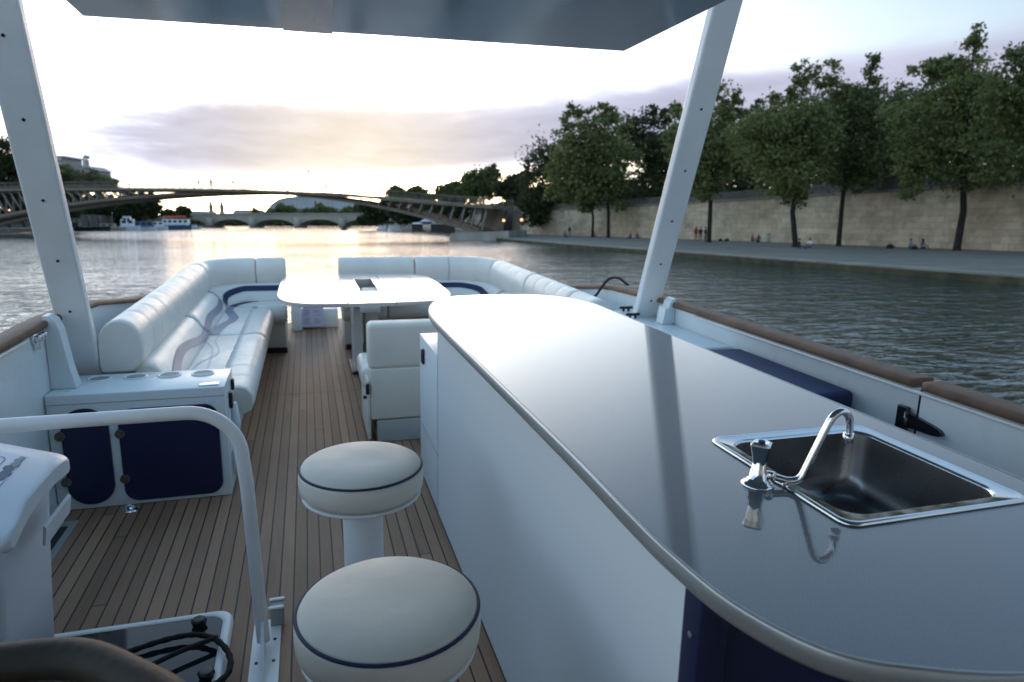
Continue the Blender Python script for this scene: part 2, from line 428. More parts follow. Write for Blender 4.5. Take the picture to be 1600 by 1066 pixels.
bh = Thing('boat_hull', 'white hull of the open boat with brown wood capped bulwarks around its deck', 'boat hull', (CX, 3.0, -1.0))
def ztop(y, side):
    ks = [(-3, .875), (3.75, .875), (4.45, .835), (5.3, .715), (6.2, .62), (7.2, .56), (9, .54)] if side < 0 else \
         [(-3, .875), (3.85, .875), (4.6, .845), (5.35, .735), (6.2, .64), (7.2, .57), (9, .54)]
    for (a, za), (b, zb) in zip(ks[:-1], ks[1:]):
        if y <= b:
            t = (y-a)/(b-a); return za + (zb-za)*t
    return ks[-1][1]
half_path = [(-1.2, -2.2), (-1.2, 3.0), (-1.2, 5.4), (-1.14, 6.3), (-0.95, 7.1), (-0.62, 7.75)]
for side in (-1, 1):
    pl = [np.array([x if side < 0 else 2*CX-x, y, 0]) for x, y in half_path]
    pl = smooth_path(pl, 10)
    pl = [np.array([p[0], p[1], 0]) for p in pl]
    inn, m = [], MB()
    V, F = [], []
    n = len(pl)
    for i, p in enumerate(pl):
        t = pl[min(i+1, n-1)] - pl[max(i-1, 0)]; t /= np.linalg.norm(t)
        o = np.array([t[1], -t[0], 0]) * side       # outward
        zt = ztop(p[1], side)
        for q, z in ((p, 0.0), (p, zt), (p+o*0.07, zt), (p+o*0.07, -0.1)): V.append((q[0], q[1], z))
    for i in range(n-1):
        for k in range(4): F.append((i*4+k, (i+1)*4+k, (i+1)*4+(k+1) % 4, i*4+(k+1) % 4))
    m.add(V, F, 0, False); m.add(V[:4], [(0, 1, 2, 3)]); m.add(V[-4:], [(0, 1, 2, 3)])
    bh.part('bulwark', m, WHITE)
    # outer shell down to below the waterline
    m = MB(); V, F = [], []
    for i, p in enumerate(pl):
        t = pl[min(i+1, n-1)] - pl[max(i-1, 0)]; t /= np.linalg.norm(t)
        o = np.array([t[1], -t[0], 0]) * side
        zt = ztop(p[1], side)
        for off, z in ((0.074, zt-0.01), (0.085, 0.3), (0.06, -0.4), (-0.12, -1.1), (-0.5, -1.75)):
            q = p + o*off; V.append((q[0], q[1], z))
    for i in range(n-1):
        for k in range(4): F.append((i*5+k, (i+1)*5+k, (i+1)*5+k+1, i*5+k+1))
    m.add(V, F, 0, True)
    bh.part('hull_side', m, WHITE)
    prof = [(-.018, 0), (.070, 0), (.077, .007), (.076, .026), (.070, .032), (-.014, .032), (-.021, .027), (-.023, .007)]
    if side > 0: prof = [(-u, v) for u, v in prof]
    # the cap is cut by dark butt joints
    prof = [(-u, v) for u, v in prof]
    cap = [np.array([p[0], p[1], ztop(p[1], side)+0.002]) for p in pl]
    if side > 0:
        dd = dens(cap, 0.02)
        a = [p for p in dd if p[1] < 1.84]; b = [p for p in dd if p[1] > 1.853]
        m = MB().sweep(prof, a).sweep(prof, b)
    else:
        m = MB().sweep(prof, dens(cap, 0.05))
    bh.part('rail_cap', m, WOOD)
    # a pale rubbing bead under the wood
    m = MB().tube([p + np.array([side*-0.012, 0, ztop(p[1], side)-0.012]) for p in pl if p[1] < 3.5], 0.008, 8)
    bh.part('rail_bead', m, WHITE2)
# transom at the stern and bow board
bh.part('transom', MB().box(-1.2, 2.1, -2.26, -2.19, -1.2, 0.86), WHITE)
bh.part('bow_threshold', MB().rbox(-0.215, 0.285, 7.72, 7.86, 0.0, 0.215, 0.015), WHITE)
bh.part('bow_post', MB().rbox(-0.205, -0.10, 7.60, 7.70, 0.0, 0.30, 0.012), WHITE)
# gussets beside the canopy posts
for side in (-1, 1):
    z0 = 0.576 if side < 0 else 0.777
    xw = -1.198 if side < 0 else 2.098
    g = MB()
    pts = [(0, z0), (0.105, z0), (0.085, z0+0.10), (0.062, 0.86), (0.045, 0.91), (0.02, 0.928), (0, 0.93)]
    if side < 0: g.prism_axis([(xw+u, v) for u, v in pts], 3.60, 3.68, 1)
    else:
        g.prism_axis([(xw-u*0.75, v) for u, v in pts], 3.60, 3.68, 1)
    bh.part('gusset', g, WHITE)
# starboard side locker ledge and its small dark cleats
bh.part('side_ledge', MB().rbox(1.62, 2.095, 2.99, 4.12, 0.0, 0.775, 0.012).rbox(1.99, 2.095, 4.125, 5.5, 0.0, 0.70, 0.01), WHITE)
for (x, y) in ((2.0, 4.06), (1.93, 3.82)):
    c = MB().tube([(x-.045, y, .80), (x+.045, y, .80)], .009, 8).tube([(x-.018, y, .776), (x-.018, y, .80)], .009, 8).tube([(x+.018, y, .776), (x+.018, y, .80)], .009, 8)
    bh.part('cleat', c, BLACK)
# chrome latch on the port wall
l = MB().rbox(-1.199, -1.188, 3.44, 3.56, .832, .872, .003)
for k in range(3): l.rbox(-1.19, -1.165, 3.448+k*.038, 3.476+k*.038, .838, .868, .006)
l.rbox(-1.199, -1.18, 3.455, 3.485, .80, .836, .003)
bh.part('latch', l, CHROME)
# scupper in the port waterway
bh.part('scupper', MB().box(-1.195, -1.075, 2.75, 3.36, .001, .006), GREY)
bh.part('scupper_opening', MB().box(-1.19, -1.105, 2.78, 3.30, .006, .009), BLACK)
bh.part('scupper_light_patch', MB().rbox(-1.19, -1.13, 3.16, 3.34, .01, .03, .006), WHITE2)  # white block standing in for the light that comes through the scupper
# boarding gate seam and strap hinge on the starboard wall
bh.part('gate_seam', MB().box(2.0955, 2.1005, 1.843, 1.85, .55, .873), BLACK)
bh.part('gate_panel', MB().rbox(2.088, 2.101, 2.0, 2.6, .30, .70, .004).rbox(2.09, 2.101, 1.2, 1.838, .30, .86, .004), WHITE)
h = MB().rbox(2.078, 2.094, 1.874, 1.922, .70, .80, .004)
h.prism_axis([(1.872, .728), (1.872, .784), (1.765, .768), (1.735, .761), (1.72, .750), (1.728, .740), (1.755, .734)][::-1], 2.074, 2.09, 0)
h.tube([(2.076, 1.872, .71), (2.076, 1.872, .785)], .009, 10)
bh.part('strap_hinge', h, pm('dark_hinge_steel', (0.10, 0.10, 0.11), 0.22, 0.9, var=0.4, scale=30))

# ------------------------------------------------------------------ canopy
ROOFP = pm('roof_patch_grey', (0.40, 0.43, 0.47), 0.25); ROOFQ = pm('roof_patch_pale', (0.52, 0.53, 0.60), 0.3)
cn = Thing('canopy', 'grey white hard canopy roof on two broad leaning posts above the deck', 'canopy', (CX, 3.9, 0.5))
def post_pt(side, z): return np.array([CX + side*(1.6 - 0.036*(z-0.54)), 3.98 - 0.44*(z-0.54), z])
for side, zb in ((-1, 0.0), (1, 0.778)):
    a, b = post_pt(side, zb), post_pt(side, 2.80)
    t = (b-a)/np.linalg.norm(b-a); u = np.array([1., 0, 0]); u -= t*np.dot(u, t); u /= np.linalg.norm(u); w = np.cross(u, t)
    sec = rrect(-0.076, 0.076, -0.03, 0.03, 0.012, 3)
    V = [p + u*x + w*y for p in (a, b) for x, y in sec]; n = len(sec)
    m = MB().add(V, [tuple(range(n)), tuple(range(n, 2*n))] + [(i, (i+1) % n, n+(i+1) % n, n+i) for i in range(n)])
    po = cn.part('post', m, WHITE2)
    aft = -w if w[1] > 0 else w
    for z in ((0.93, 1.19, 1.47, 1.80, 2.1) if side < 0 else (0.90, 1.14, 1.40, 1.68, 1.99)):
        p = post_pt(side, z) + aft*0.0305
        s_ = MB().tube([p, p+aft*0.003], 0.0065, 10)
        cn.part('screw', s_, BLACK, po)
bm_ = MB().tube([post_pt(-1, 2.79), post_pt(1, 2.79)], 0.05, 12)
for side in (-1, 1):
    p = post_pt(side, 2.79); bm_.tube([p, p + np.array([0, -3.6, 0.0])], 0.05, 12)
for dy in (-1.2, -3.6):
    bm_.tube([post_pt(-1, 2.79)+np.array([0, dy, 0]), post_pt(1, 2.79)+np.array([0, dy, 0])], 0.04, 12)
for dy in (-1.2, -3.6):
    for x in (-.5, 1.1): bm_.tube([(x, 2.99+dy, 2.25), (x, 2.99+dy, 2.79)], 0.025, 10)
cn.part('frame', bm_, WHITE2)
st = [((-.709, 2.849, 2.1), (1.248, 2.686, 2.1)), ((-.735, 2.1, 2.163), (1.325, 1.95, 2.163)), ((-.76, 1.45, 2.183), (1.345, 1.4, 2.183)), ((-1.18, 1.0, 2.195), (2.08, 1.0, 2.195)), ((-1.18, -2.1, 2.20), (2.08, -2.1, 2.20))]  # last stations widened out of view to shade the near deck and counter
m = MB(); V, F = [], []
for a, b in st:
    for k in range(9):
        t = k/8; V.append((a[0]+(b[0]-a[0])*t, a[1]+(b[1]-a[1])*t, a[2]))
for k in range(len(V)): V.append((V[k][0], V[k][1], V[k][2]+0.07))
q = len(st)*9
for i in range(len(st)-1):
    for k in range(8):
        F.append((i*9+k, i*9+k+1, (i+1)*9+k+1, (i+1)*9+k)); F.append((q+i*9+k, q+i*9+k+1, q+(i+1)*9+k+1, q+(i+1)*9+k))
for i in range(len(st)-1):
    for k in (0, 8): F.append((i*9+k, (i+1)*9+k, q+(i+1)*9+k, q+i*9+k))
for k in range(8):
    for i in (0, len(st)-1): F.append((i*9+k, i*9+k+1, q+i*9+k+1, q+i*9+k))
m.add(V, F)
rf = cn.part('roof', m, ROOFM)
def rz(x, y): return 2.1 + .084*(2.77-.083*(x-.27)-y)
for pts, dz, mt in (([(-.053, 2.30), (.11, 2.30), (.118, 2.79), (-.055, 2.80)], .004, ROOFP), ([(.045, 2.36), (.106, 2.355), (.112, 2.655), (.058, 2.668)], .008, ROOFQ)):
    cn.part('roof_patch', MB().add([(x, y, rz(x, y)-dz) for x, y in pts] + [(x, y, rz(x, y)-.001) for x, y in pts], [(0,1,2,3),(4,5,6,7),(0,1,5,4),(1,2,6,5),(2,3,7,6),(3,0,4,7)]), mt)  # pale rectangles laid on the roof underside as thin plates
cn.part('aft_shade_wall', MB().box(-1.12, 2.02, -1.55, -1.50, 0.0, 2.195), WHITE)  # unseen wall behind the camera, added to block light on the near area

# ------------------------------------------------------------------ sofas
def ribbon(m, pts, w, z, mi, dz=0.003):
    P = smooth_path([np.array([x, y, 0]) for x, y in pts], 10); V, F = [], []
    for i, p in enumerate(P):
        t = P[min(i+1, len(P)-1)] - P[max(i-1, 0)]; t /= np.linalg.norm(t)+1e-9; s_ = np.array([t[1], -t[0], 0])
        for k in (-1, 1): V.append((*(p + s_*w*k*0.5)[:2], z))
    for i in range(len(P)-1): F.append((i*2, i*2+1, i*2+3, i*2+2))
    m.add(V, F, mi)
ROLL = [(-.104, .56), (-.108, .60), (-.108, .70)] + [(.108*math.cos(a) if a < PI/2 else .108*math.cos(a), .70+.146*math.sin(a)**.92) for a in np.linspace(PI, 0, 24)[1:-1]] + [(.108, .70), (.106, .66), (.098, .62), (.080, .585), (.055, .562), (.02, .556), (-.06, .555)]
LOWC = [(.0, .42), (.19, .42), (.215, .445), (.20, .475), (.165, .52), (.135, .565), (.105, .595), (.06, .61), (.02, .60), (0., .57)]
def roll(path, seams, depth=0.035, ends=True):
    P = dens(path, 0.02); s_ = [0.0]
    for a, b in zip(P[:-1], P[1:]): s_.append(s_[-1]+np.linalg.norm(b-a))
    sc = []
    for d_ in s_:
        k = 1.0
        for q_ in seams: k = min(k, 1 - depth*math.exp(-((d_-q_)/0.018)**2))
        if ends:
            e = min(d_, s_[-1]-d_)
            if e < 0.05: k *= 0.90 + 0.10*math.sqrt(max(0, 1-((0.05-e)/0.05)**2))
        sc.append(k)
    return MB().sweep(ROLL, P, sc)
def low(path, stripes, wave, puff=True):
    """sloping lumbar cushion with a wavy stripe; stripes = material index, wave(s in 0..1) -> t"""
    P = dens(path, 0.03); s_ = [0.0]
    for a, b in zip(P[:-1], P[1:]): s_.append(s_[-1]+np.linalg.norm(b-a))
    Ltot = s_[-1]; sc = []
    for d_ in s_:
        e = min(d_, Ltot-d_); sc.append(0.80+0.20*math.sqrt(max(0, 1-max(0, (0.12-e)/0.12)**2)) if puff else 1.0)
    m = MB().sweep(LOWC, P, sc)
    face = [LOWC[2], LOWC[3], LOWC[4], LOWC[5], LOWC[6], LOWC[7]]
    cum = [0]
    for a, b in zip(face[:-1], face[1:]): cum.append(cum[-1]+math.dist(a, b))
    cu = sum(p[0] for p in LOWC)/len(LOWC); cv = sum(p[1] for p in LOWC)/len(LOWC)
    def on(t):
        d_ = max(0, min(1, t))*cum[-1]
        for i in range(len(face)-1):
            if d_ <= cum[i+1]+1e-9:
                f = (d_-cum[i])/(cum[i+1]-cum[i]); return (face[i][0]+(face[i+1][0]-face[i][0])*f + .0035, face[i][1]+(face[i+1][1]-face[i][1])*f + .0035)
        return face[-1]
    V, F = [], []; nk = 6
    for i, p in enumerate(P):
        t = P[min(i+1, len(P)-1)] - P[max(i-1, 0)]; t /= np.linalg.norm(t); sd = np.array([t[1], -t[0], 0])
        c, w = wave(s_[i]/Ltot)
        for k in range(nk):
            u, v = on(c + w*(k/(nk-1)-.5)); kk = sc[i]
            V.append(p + sd*(cu+(u-cu)*kk) + np.array([0, 0, cv+(v-cv)*kk]))
    for i in range(len(P)-1):
        for k in range(nk-1): F.append((i*nk+k, i*nk+k+1, (i+1)*nk+k+1, (i+1)*nk+k))
    m.add(V, F, 1, True)
    return m
BOL = [(-.10, .30), (.03, .29), (.075, .31), (.095, .35), (.09, .41), (.06, .447), (.02, .46), (-.05, .457), (-.10, .452)]
def bolster(path, seams):
    P = dens(path, 0.02); s_ = [0.0]
    for a, b in zip(P[:-1], P[1:]): s_.append(s_[-1]+np.linalg.norm(b-a))
    sc = []
    for d_ in s_:
        k = 1.0
        for q_ in seams: k = min(k, 1 - 0.045*math.exp(-((d_-q_)/0.016)**2))
        e = min(d_, s_[-1]-d_)
        if e < 0.05: k *= 0.90 + 0.10*math.sqrt(max(0, 1-((0.05-e)/0.05)**2))
        sc.append(k)
    return MB().sweep(BOL, P, sc)
def A3(pts): return [np.array([x, y, 0.0]) for x, y in pts]

sf = Thing('corner_sofa', 'cream L-shaped sofa to port with rolled backrest and grey wavy stripes on its seat', 'sofa', (-.7, 5.3, 0), group='sofas around the bow')
sf.part('backrest', roll(A3([(-.965, 3.9), (-.965, 6.58)]), [.28, .52, .76, 1.0, 1.24, 1.50, 1.78, 2.05, 2.32]), [VINYL_W])
sf.part('backrest', roll(A3([(-.965, 6.60)] + arc(-.565, 6.70, .40, PI, PI/2, 14) + [(-.50, 7.10)]), [.18], .02), [VINYL_W])
sf.part('backrest', roll(A3([(-.495, 7.10), (-.225, 7.10)]), []), [VINYL_W])
def wv1(s): return (0.10+0.62*(s**0.8)*(0.62+0.38*math.sin(s*5.2-0.4)) + 0.10*math.sin(s*6), 0.24)
def wv2(s): return (0.12+0.42*s+0.14*math.sin(s*5+0.5), 0.24)
def wv3(s): return (0.22+0.42*min(1, s*1.6), 0.26)
sf.part('lumbar_cushion', low(A3([(-.93, 3.93), (-.93, 5.33)]), 1, wv1), [VINYL_W, GREYBLUE])
sf.part('lumbar_cushion', low(A3([(-.93, 5.36), (-.93, 6.52)]), 1, wv2), [VINYL_W, GREYBLUE])
sf.part('lumbar_cushion', low(A3([(-.93, 6.55)] + arc(-.565, 6.70, .365, PI, PI/2, 12) + [(-.23, 7.065)]), 1, wv3, False), [VINYL_W, NAVYV])
m = MB().rbox(-.88, -.505, 3.90, 5.335, .30, .452, .022)
ribbon(m, [(-.60, 3.95), (-.62, 4.45), (-.655, 4.9), (-.735, 5.15), (-.74, 5.32)], .012, .4545, 1)
ribbon(m, [(-.70, 3.95), (-.69, 4.45), (-.60, 4.75), (-.66, 5.12), (-.66, 5.32)], .010, .4545, 1)
sf.part('seat_cushion', m, [VINYL_W, PALEGREY])
m = MB().rbox(-.88, -.505, 5.345, 6.58, .30, .452, .022)
ribbon(m, [(-.70, 5.36), (-.675, 5.7), (-.62, 6.0), (-.70, 6.42), (-.69, 6.57)], .075, .4545, 1)
sf.part('seat_cushion', m, [VINYL_W, GREYBLUE])
m = MB().prism([(-.88, 6.585), (-.225, 6.585), (-.225, 7.03), (-.6, 7.03), (-.8, 6.9), (-.88, 6.7)], .30, .452)
ribbon(m, [(-.685, 6.59), (-.65, 6.72), (-.54, 6.86), (-.40, 6.90), (-.23, 6.90)], .07, .4545, 1)
sf.part('seat_cushion', m, [VINYL_W, NAVYV])
sf.part('seat_bolster', bolster(A3([(-.42, 3.88), (-.42, 5.335)]), [.24, .48, .72, .96, 1.2]), [VINYL_W])
sf.part('seat_bolster', bolster(A3([(-.42, 5.345), (-.42, 6.46)]), [.24, .48, .72, .94]), [VINYL_W])
sf.part('seat_bolster', bolster(A3([(-.47, 6.62), (-.215, 6.62)]), []), [VINYL_W])
pl_ = MB().rbox(-1.07, -.47, 3.92, 6.7, 0.0, .30, .01).rbox(-.90, -.235, 6.62, 7.18, 0.0, .30, .012)
sf.part('plinth', pl_, VINYL)
sf.part('toe_kick', MB().box(-.46, -.228, 6.60, 6.618, 0.002, .05), BLACK)

s2 = Thing('corner_sofa', 'cream sofa to starboard with rolled backrest, curving from the bow gap along the side', 'sofa', (1.5, 5.6, 0), group='sofas around the bow')
s2.part('backrest', roll(A3([(.28, 7.10), (1.035, 7.10)]), []), [VINYL_W])
s2.part('backrest', roll(A3([(1.045, 7.10), (1.40, 7.10)] + arc(1.40, 6.65, .45, PI/2, .12, 14)), [.75], .02), [VINYL_W])
s2.part('backrest', roll(A3([(1.85, 6.68), (1.855, 5.55)]), [.28, .56, .84]), [VINYL_W])
s2.part('backrest', roll(A3([(1.855, 5.54), (1.855, 4.55)]), [.26, .5, .76]), [VINYL_W])
s2.part('backrest', roll(A3([(1.855, 4.54), (1.84, 4.13)]), []), [VINYL_W])
s2.part('lumbar_cushion', low(A3([(.29, 7.07), (1.03, 7.07)]), 1, lambda s: (0.62, .26), False), [VINYL_W, NAVYV])
s2.part('lumbar_cushion', low(A3([(1.04, 7.07), (1.38, 7.07)] + arc(1.40, 6.65, .42, PI/2, 0, 12) + [(1.82, 6.2)]), 1, lambda s: (0.62-.45*max(0, s-.35), .26), False), [VINYL_W, NAVYV])
s2.part('lumbar_cushion', low(A3([(1.82, 6.17), (1.82, 5.2)]), 1, wv2), [VINYL_W, GREYBLUE])
s2.part('lumbar_cushion', low(A3([(1.82, 5.17), (1.82, 4.15)]), 1, wv1), [VINYL_W, GREYBLUE])
s2.part('seat_cushion', MB().rbox(.285, 1.40, 6.62, 7.03, .30, .452, .02), [VINYL_W])
s2.part('seat_cushion', MB().rbox(1.405, 1.77, 4.15, 6.95, .30, .452, .02), [VINYL_W])
s2.part('seat_bolster', bolster(A3([(.285, 6.60), (.70, 6.60)]), []), [VINYL_W])
s2.part('seat_bolster', bolster(A3([(.71, 6.60), (1.35, 6.60)]), []), [VINYL_W])
s2.part('plinth', MB().rbox(.30, 1.5, 6.64, 7.18, 0, .30, .01).rbox(1.46, 1.95, 4.15, 6.63, 0, .30, .01), VINYL)
s2.part('toe_kick', MB().box(.31, 1.44, 6.615, 6.635, .002, .05), BLACK)

# ------------------------------------------------------------------ table
tb = Thing('table', 'white folding pedestal table with drinks well, between the two cream sofas', 'table', (.43, 5.9, 0))
def ty0(x):   # front edge
    t = (x-.425)/.675; return 5.86 - .855*(max(0, 1-abs(t)**4.6))**(1/4.0)
def ty1(x):
    t = (x-.425)/.675; return 5.86 + .87*(max(0, 1-abs(t)**5.0))**(1/4.6)
def leaf(xa, xb, n=18):
    xs = []
    for i in range(n+1):
        f = i/n
        if xa < -.2: f = f**2
        if xb > 1.05: f = 1-(1-f)**2
        xs.append(xa+(xb-xa)*f)
    return [(x, ty0(x)) for x in xs] + [(x, ty1(x)) for x in xs[::-1]]
def edge_leaf(poly, z0=.690, z1=.72):
    bm = bmesh.new(); vs = [bm.verts.new((x, y, z0)) for x, y in poly]; f = bm.faces.new(vs)
    r = bmesh.ops.extrude_face_region(bm, geom=[f]); 
    for v in r['geom']:
        if isinstance(v, bmesh.types.BMVert): v.co.z = z1
    bmesh.ops.remove_doubles(bm, verts=bm.verts, dist=1e-4)
    bmesh.ops.recalc_face_normals(bm, faces=bm.faces)
    ed = [e for e in bm.edges if len(e.link_faces) == 2 and e.calc_face_angle(0) > 1.0 and abs(e.verts[0].co.z-e.verts[1].co.z) < 1e-5]
    bmesh.ops.bevel(bm, geom=ed, offset=.006, segments=2, profile=.5, affect='EDGES')
    return MB().bm(bm, 0, False)
tb.part('table_leaf', edge_leaf(leaf(-.25, .260)), TABLEM)
tb.part('table_leaf', edge_leaf(leaf(.607, 1.10)), TABLEM)
c = MB()
ys0, ys1 = 5.575, 6.345
c.add(*(lambda p: ([(x, y, z) for z in (.692, .719) for x, y in p], [tuple(range(len(p))), tuple(range(len(p), 2*len(p)))] + [(i, (i+1) % len(p), len(p)+(i+1) % len(p), len(p)+i) for i in range(len(p))]))([(.264, ty0(.264)), (.43, ty0(.43)), (.603, ty0(.603)), (.603, ys0), (.264, ys0)]))
c.add(*(lambda p: ([(x, y, z) for z in (.692, .719) for x, y in p], [tuple(range(len(p))), tuple(range(len(p), 2*len(p)))] + [(i, (i+1) % len(p), len(p)+(i+1) % len(p), len(p)+i) for i in range(len(p))]))([(.264, ys1), (.603, ys1), (.603, ty1(.603)), (.43, ty1(.43)), (.264, ty1(.264))]))
c.box(.264, .378, ys0, ys1, .692, .719).box(.542, .603, ys0, ys1, .692, .719)
tb.part('table_centre', c, TABLEM)
w = MB().box(.378, .384, ys0, ys1, .55, .7215).box(.536, .542, ys0, ys1, .55, .7215).box(.384, .536, ys0, ys0+.006, .55, .7215).box(.384, .536, ys1-.006, ys1, .55, .7215).box(.378, .542, ys0, ys1, .545, .55)
tb.part('drinks_well', w, STEEL)
tb.part('well_divider', MB().box(.39, .53, 5.78, 5.80, .551, .66).tube([(.45, 5.68, .552), (.45, 5.68, .68)], .03, 14), BLACK)
p = MB().rbox(.43, .545, 5.80, 5.98, .03, .60, .03).rbox(.415, .56, 5.78, 6.0, .56, .692, .02)
tb.part('pedestal', p, VINYL)
tb.part('side_panel', MB().prism_axis([(5.72, .02), (6.10, .02), (6.10, .688), (5.60, .688), (5.72, .55)], .335, .405, 0), WHITE)
tb.part('foot', MB().rbox(.31, .66, 5.68, 6.16, 0, .022, .008), BLACK)
tb.part('hinge', MB().box(.2635, .2640, 5.2, 5.5, .68, .7195), STEEL)

# paper sheet on the bow threshold
ps = Thing('paper_sheet', 'lilac paper sheet of small print hanging on the bow threshold', 'paper', (.01, 7.6, .03))
def lean(x, z, o): return (x, 7.695 - (.30-z)*.16 - o, z)
m = MB().add([lean(-.10, .03, 0), lean(.126, .035, 0), lean(.128, .30, 0), lean(-.092, .305, 0), lean(-.10, .03, .002), lean(.126, .035, .002), lean(.128, .30, .002), lean(-.092, .305, .002)], [(0,1,2,3),(4,5,6,7),(0,1,5,4),(1,2,6,5),(2,3,7,6),(3,0,4,7)])
ps.part('sheet', m, PAPER)
m = MB(); rr = random.Random(3)
for k in range(13):
    z = .275 - k*.0175
    if k in (3, 8): continue
    for x0, x1 in ((-.07, .005), (.025, .10)):
        if rr.random() < .12: continue
        xe = x1 - rr.random()*.03
        m.add([lean(x0, z, .004), lean(xe, z, .004), lean(xe, z+.007, .004), lean(x0, z+.007, .004)], [(0,1,2,3)])
ps.part('print', m, pm('faded_print', (0.30, 0.30, 0.42), 0.7), fix=False)

# ------------------------------------------------------------------ bench behind the counter
bn = Thing('bench', 'cream upholstered bench seen from behind at the far end of the counter', 'bench', (.8, 4.3, 0))
bn.part('backrest', MB().rbox(.318, 1.30, 4.05, 4.20, .465, .748, .03, 4).rbox(.326, 1.30, 4.052, 4.198, .148, .472, .012, 3), VINYL)
bn.part('base', MB().rbox(.362, 1.28, 4.056, 4.60, 0, .142, .008), pm('grey_green_vinyl', (0.42, 0.45, 0.43), 0.5))
bn.part('seat_cushion', MB().rbox(.285, 1.30, 4.205, 4.66, .30, .44, .04, 4), VINYL_W)
bn.part('side_panel', MB().rbox(.305, .325, 4.06, 4.55, .02, .40, .008), VINYL)
bn.part('latch', MB().rbox(.296, .318, 4.038, 4.062, .315, .385, .008), BLACK)
bn.part('knob', MB().tube([(.285, 4.1, .285), (.305, 4.1, .285)], .011, 12), BLACK)

# ------------------------------------------------------------------ bar counter with sink and tap
ct = Thing('bar_counter', 'long white bar counter with glossy grey rounded top and navy end', 'bar counter', (.95, 2.0, 0))
key = [(1.36, 1.02), (1.36, 2.0), (1.36, 2.95), (1.352, 3.15), (1.30, 3.32), (1.18, 3.44), (1.03, 3.478), (.84, 3.482), (.70, 3.45), (.60, 3.33), (.54, 3.15), (.512, 2.95), (.508, 2.6), (.517, 1.9), (.525, 1.3), (.524, 1.0), (.527, .86), (.545, .715), (.60, .60), (.69, .543), (.80, .505), (.94, .488), (1.10, .505), (1.23, .565), (1.31, .67), (1.35, .82)]
def closed_smooth(P, n=6):
    P = [np.array(p, float) for p in P]; out = []; L_ = len(P)
    for i in range(L_):
        p0, p1, p2, p3 = P[(i-1) % L_], P[i], P[(i+1) % L_], P[(i+2) % L_]
        for k in range(n):
            t = k/n; out.append(0.5*((2*p1)+(p2-p0)*t+(2*p0-5*p1+4*p2-p3)*t*t+(3*p1-p0-3*p2+p3)*t**3))
    return [tuple(p) for p in out]
outl = closed_smooth(key)
hole = rrect(.872, 1.266, .868, 1.273, .045, 5)
bm = bmesh.new()
def loop(pts, z):
    vs = [bm.verts.new((x, y, z)) for x, y in pts]; return vs, [bm.edges.new((vs[i], vs[(i+1) % len(vs)])) for i in range(len(vs))]
for z in (1.0, .966):
    v1, e1 = loop(outl, z); v2, e2 = loop(hole, z)
    bmesh.ops.triangle_fill(bm, edges=e1+e2, use_beauty=True)
    if z == 1.0: t1, t2 = v1, v2
for A_, B_ in ((t1, v1), (t2, v2)):
    for i in range(len(A_)): bm.faces.new((A_[i], A_[(i+1) % len(A_)], B_[(i+1) % len(B_)], B_[i]))
ct.part('counter_top', MB().bm(bm, 0, False), COUNTER)
# rounded edge trim round the top
cen = np.array([.94, 2.0])
P = [np.array([x, y, 0]) for x, y in outl]
prof = [(-.001, .968), (-.001, 1.0005), (.003, 1.0010), (.0055, 1.0003), (.007, .997), (.0074, .985), (.007, .972), (.005, .968)]
V, F = [], []; n = len(prof); L_ = len(P)
for i, p_ in enumerate(P):
    t = P[(i+1) % L_]-P[i-1]; t /= np.linalg.norm(t); o = np.array([t[1], -t[0], 0])
    if np.dot(o[:2], p_[:2]-cen) < 0 and False: o = -o
    for u, v in prof: V.append(p_ + o*u + np.array([0, 0, v]))
for i in range(L_):
    for k in range(n): F.append((i*n+k, ((i+1) % L_)*n+k, ((i+1) % L_)*n+(k+1) % n, i*n+(k+1) % n))
ct.part('edge_trim', MB().add(V, F, 0, True), TRIM)
ct.part('body', MB().box(.55, .575, .85, 3.018, 0.0, .9655).box(1.305, 1.33, .85, 3.018, 0.0, .9655).box(.5755, 1.3045, .851, .875, 0.0, .9655).box(.5755, 1.3045, 2.99, 3.017, 0.0, .9655).box(.5755, 1.3045, .8755, 2.9895, .05, .07), LAMINATE)
ct.part('base_line', MB().box(.5495, .552, .85, 3.55, 0, .012), BLACK)
ct.part('low_cabinet', MB().rbox(.551, 1.33, 3.042, 3.56, .0, .788, .003), LAMINATE)
ct.part('end_panel', MB().box(.553, 1.325, 3.019, 3.041, .04, .963), NAVY)
ne = MB().rbox(.549, .60, .80, .849, 0, .963, .003).rbox(.60, 1.32, .825, .849, 0, .962, .003)
ct.part('end_panel', ne, NAVY)
ct.part('screw', MB().tube([(.5485, .823, .875), (.5465, .823, .875)], .0055, 10), STEEL)
ct.part('catch', MB().rbox(.538, .552, 3.40, 3.46, .655, .735, .006), BLACK)
ct.part('seam', MB().box(.549, .5505, 3.0, 3.55, .30, .3025), GREY)
ct.part('scratch', MB().box(.549, .5505, 1.205, 1.2075, .16, .23), GREY)

